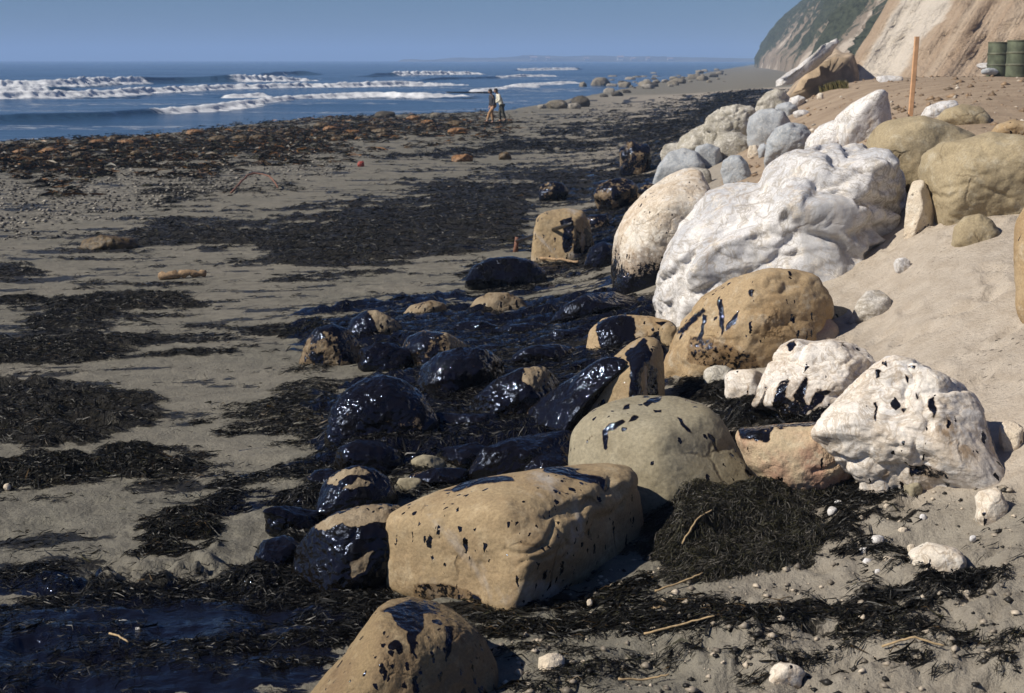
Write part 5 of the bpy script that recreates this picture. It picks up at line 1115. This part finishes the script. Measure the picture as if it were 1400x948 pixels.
def tuft(name, box, count, hmin, hmax, c1, c2, label, cat, dist):
    px = rng.uniform(box[0], box[2], count); py = rng.uniform(box[1], box[3], count); r = np.random.default_rng(4)
    B = np.array([hit(a, b) for a, b in zip(np.linspace(box[0], box[2], 8), np.full(8, box[3]))])
    bx = np.interp(px, np.linspace(box[0], box[2], 8), B[:, 0]); by = np.interp(px, np.linspace(box[0], box[2], 8), B[:, 1]) + (box[3] - py) / max(1, box[3] - box[1]) * dist
    bz = gz(bx, by) - .03 + np.interp(py, [box[1], box[3]], [1, 0]) * 0
    h = rng.uniform(hmin, hmax, count); ang = rng.uniform(0, 6.28, count); ln = rng.uniform(.1, .5, count) * h; wv = .02 + h * .03
    base = np.stack([bx, by, bz], -1); side = np.stack([np.cos(ang + 1.57), np.sin(ang + 1.57), 0 * ang], -1) * wv[:, None]; lean = np.stack([np.cos(ang) * ln, np.sin(ang) * ln, h], -1)
    V = np.stack([base - side, base + side, base + lean * .55 + side * .7, base + lean * .55 - side * .7, base + lean], 1).reshape(-1, 3)
    i0 = np.arange(count) * 5; F = np.concatenate([np.stack([i0, i0 + 1, i0 + 2, i0 + 3], -1), np.stack([i0 + 3, i0 + 2, i0 + 4, i0 + 4], -1)])
    F = F.tolist(); me = mesh_py(name, V, F, M['grass'], False); cattr(me, 'tint', np.repeat(np.where(rng.random((count, 1)) < .5, c1, c2) * rng.uniform(.6, 1.3, (count, 1)), 5, 0))
    tag(link(name, me), label, cat, None, 'stuff')
tuft('grass', (1280, 96, 1352, 104), 2600, .25, .75, np.array([.07, .11, .025]), np.array([.12, .15, .04]), 'green grass at the cliff foot behind the drums', 'grass', 7.0)
tuft('grass', (1104, 112, 1160, 121), 2600, .08, .25, np.array([.12, .10, .04]), np.array([.09, .085, .03]), 'dry olive grass on the lip of the bank below the earth bank', 'grass', 2.0)
# ------------------------------------------------------------------ two walkers
SK = plain('skin', (.42, .25, .17), .6, .1, 8); HAIR = plain('dark_hair', (.012, .010, .009), .5, .3, 40)
def skin_mesh(name, verts, edges, mat, parent, root=0, sub=2):
    me = bpy.data.meshes.new(name); me.from_pydata([v[:3] for v in verts], edges, []); me.materials.append(mat)
    o = link(name, me, parent=parent); 
    sm = o.modifiers.new('skin', 'SKIN'); 
    if not me.skin_vertices: me.attributes
    lay = me.skin_vertices[0].data if len(me.skin_vertices) else None
    if lay is None:
        bpy.context.view_layer.objects.active = o; lay = me.skin_vertices[0].data
    for i, v in enumerate(verts):
        rx = v[3]; ry = v[4] if len(v) > 4 else rx
        lay[i].radius = (rx, ry); lay[i].use_root = (i == root)
    sm.use_smooth_shade = True; sb = o.modifiers.new('sub', 'SUBSURF'); sb.levels = sub; sb.render_levels = sub
    return o
def person(px, py, facing, label, top_mat, leg_mat, lean, strideF, strideB, height, top_hem, arm_pose, shoe):
    """local axes: x = forward, y = left, z = up"""
    root = bpy.data.objects.new('person', None); COL.objects.link(root)
    p = on_ground(px, py); root.location = (p[0], p[1], p[2]); root.rotation_euler = (0, 0, facing); s = height / 1.75; root.scale = (s, s, s)
    hip = .93; fx = lambda z: math.tan(lean) * max(0, z - hip)
    def leg(side, stride, lift):
        kx = stride * .55 + .05; return [(0, side * .09, hip, .085), (kx, side * .10, .50 + lift * .5, .062), (stride, side * .10, .10 + lift, .046)]
    chest = (fx(1.25), 0, 1.28); neck = (fx(1.46) + .01, 0, 1.47); head = (fx(1.62) + .06, 0, 1.61)
    LF, LB = leg(-1, strideF, 0), leg(1, strideB, .06)
    # body: one continuous skin
    B = [(0, 0, .95, .13, .10), (fx(1.1), 0, 1.1, .125, .095), (*chest, .15, .10), (*neck, .055), (fx(1.54) + .035, 0, 1.54, .07), (*head, .095, .082), (fx(1.7) + .05, 0, 1.665, .07)]
    E = [(0, 1), (1, 2), (2, 3), (3, 4), (4, 5), (5, 6)]
    nose = len(B); B.append((head[0] + .105, 0, 1.595, .018)); E.append((5, nose))
    for side, lg in ((-1, LF), (1, LB)):
        i = len(B); fl = lg[2]; B += [lg[0], lg[1], lg[2], (fl[0] + .06, fl[1], fl[2] - .055, .038), (fl[0] + .17, fl[1], fl[2] - .06, .03)]; E += [(0, i), (i, i + 1), (i + 1, i + 2), (i + 2, i + 3), (i + 3, i + 4)]
    for side in (-1, 1):
        ex, hx, hz = arm_pose; i = len(B); sx = fx(1.4)
        B += [(sx, side * .19, 1.40, .058), (sx + ex, side * .25, 1.13, .042), (sx + hx, side * .23, hz, .030), (sx + hx + .02, side * .23, hz - .07, .036, .018)]; E += [(2, i), (i, i + 1), (i + 1, i + 2), (i + 2, i + 3)]
        pm = i + 3
        for f in range(4):
            j = len(B); yy = side * .23 + (f - 1.5) * .018; B += [(sx + hx + .03, yy, hz - .12, .009), (sx + hx + .045, yy, hz - .15 + abs(f - 1.5) * .008, .008)]; E += [(pm, j), (j, j + 1)]
        j = len(B); B += [(sx + hx + .055, side * .205, hz - .09, .010), (sx + hx + .07, side * .20, hz - .115, .009)]; E += [(pm, j), (j, j + 1)]
    skin_mesh('body', B, E, SK, root, 0, 1)
    # clothing
    ex, hx, hz = arm_pose
    J = [(0, 0, top_hem, .165, .135), (fx(1.05) * .9, 0, 1.08, .165, .13), (*chest, .19, .135), (fx(1.42), 0, 1.43, .10, .09)]; JE = [(0, 1), (1, 2), (2, 3)]
    for side in (-1, 1):
        i = len(J); sx = fx(1.4); J += [(sx, side * .19, 1.395, .080), (sx + ex, side * .26, 1.13, .066), (sx + hx, side * .235, hz + .03, .050)]; JE += [(2, i), (i, i + 1), (i + 1, i + 2)]
    skin_mesh('jacket', J, JE, top_mat, root, 1)
    Tr = [(0, 0, .96, .145, .125)]; TE = []
    for lg in (LF, LB):
        i = len(Tr); Tr += [(lg[0][0], lg[0][1], .86, .105), (lg[1][0], lg[1][1], lg[1][2], .085), (lg[2][0], lg[2][1], lg[2][2] + .03, .078)]; TE += [(0, i), (i, i + 1), (i + 1, i + 2)]
    skin_mesh('trousers', Tr, TE, leg_mat, root, 0)
    HV, HF = cube_sphere(8); hv = HV * np.array([.112, .098, .118]) * (1 + (fbm(HV, 6, 3, 5) - .5)[:, None] * .2); hv = hv + np.where((hv[:, :1] > .04) & (hv[:, 2:] < .02), -.05, 0) * np.array([1, 0, 0]); hv = hv + np.array([head[0] - .022, 0, 1.632])
    link('hair', mesh_np('hair', hv, HF, HAIR), parent=root)
    for lg in (LF, LB):
        fl = lg[2]; skin_mesh('shoe', [(fl[0] - .03, fl[1], fl[2] - .055, .05, .045), (fl[0] + .08, fl[1], fl[2] - .065, .046, .036), (fl[0] + .19, fl[1], fl[2] - .07, .04, .028)], [(0, 1), (1, 2)], shoe, root, 1)
    for sd in (-1, 1):
        V, F = lathe([(.001, -.012), (.009, -.008), (.012, 0), (.009, .008), (.001, .012)], 8); link('eye', mesh_py('eye', [(v[0] + head[0] + .078, v[1] + sd * .032, v[2] + 1.625) for v in V], F, HAIR), parent=root)
        link('ear', mesh_py('ear', [(v[0] * 1.6 + head[0] - .01, v[1] * .7 + sd * .085, v[2] * 2.4 + 1.61) for v in V], F, SK), parent=root)
    return tag(root, label, 'person', 'walkers by the water')
person(674, 169, math.radians(205), 'person in dark jacket and tan trousers walking with head bowed', plain('dark_jacket', (.035, .035, .042), .85, .2, 9), plain('tan_trousers', (.36, .21, .10), .85, .15, 9), math.radians(9), -.05, .36, 1.74, .80, (-.06, .02, .86), plain('brown_shoe', (.10, .06, .035), .6))
person(686, 168, math.radians(195), 'person in white shirt and dark olive trousers leaning forward behind the other', plain('white_shirt', (.75, .72, .60), .85, .08, 9), plain('olive_trousers', (.055, .052, .038), .85, .15, 9), math.radians(22), .06, -.16, 1.74, .88, (-.02, .20, .98), plain('dark_shoe', (.03, .028, .025), .6))
# ------------------------------------------------------------------ sea haze
V = [(x, y, z) for z in (-4.2, 60.) for x, y in ((-8500, -30), (8500, -30), (8500, 7300), (-8500, 7300))]
hz_ = bpy.data.materials.new('sea_haze'); hz_.use_nodes = True; nt = hz_.node_tree; nt.nodes.clear()
ou = nt.nodes.new('ShaderNodeOutputMaterial'); pv = nt.nodes.new('ShaderNodeVolumePrincipled'); pv.inputs['Color'].default_value = (.44, .65, 1, 1); pv.inputs['Density'].default_value = .00050; pv.inputs['Anisotropy'].default_value = 0.0
nt.links.new(pv.outputs[0], ou.inputs['Volume'])
me = mesh_py('haze', V, [(3, 2, 1, 0), (4, 5, 6, 7), (0, 1, 5, 4), (1, 2, 6, 5), (2, 3, 7, 6), (3, 0, 4, 7)], hz_, False)
tag(link('haze', me), 'thin sea haze over the whole bay', 'haze', None, 'stuff')
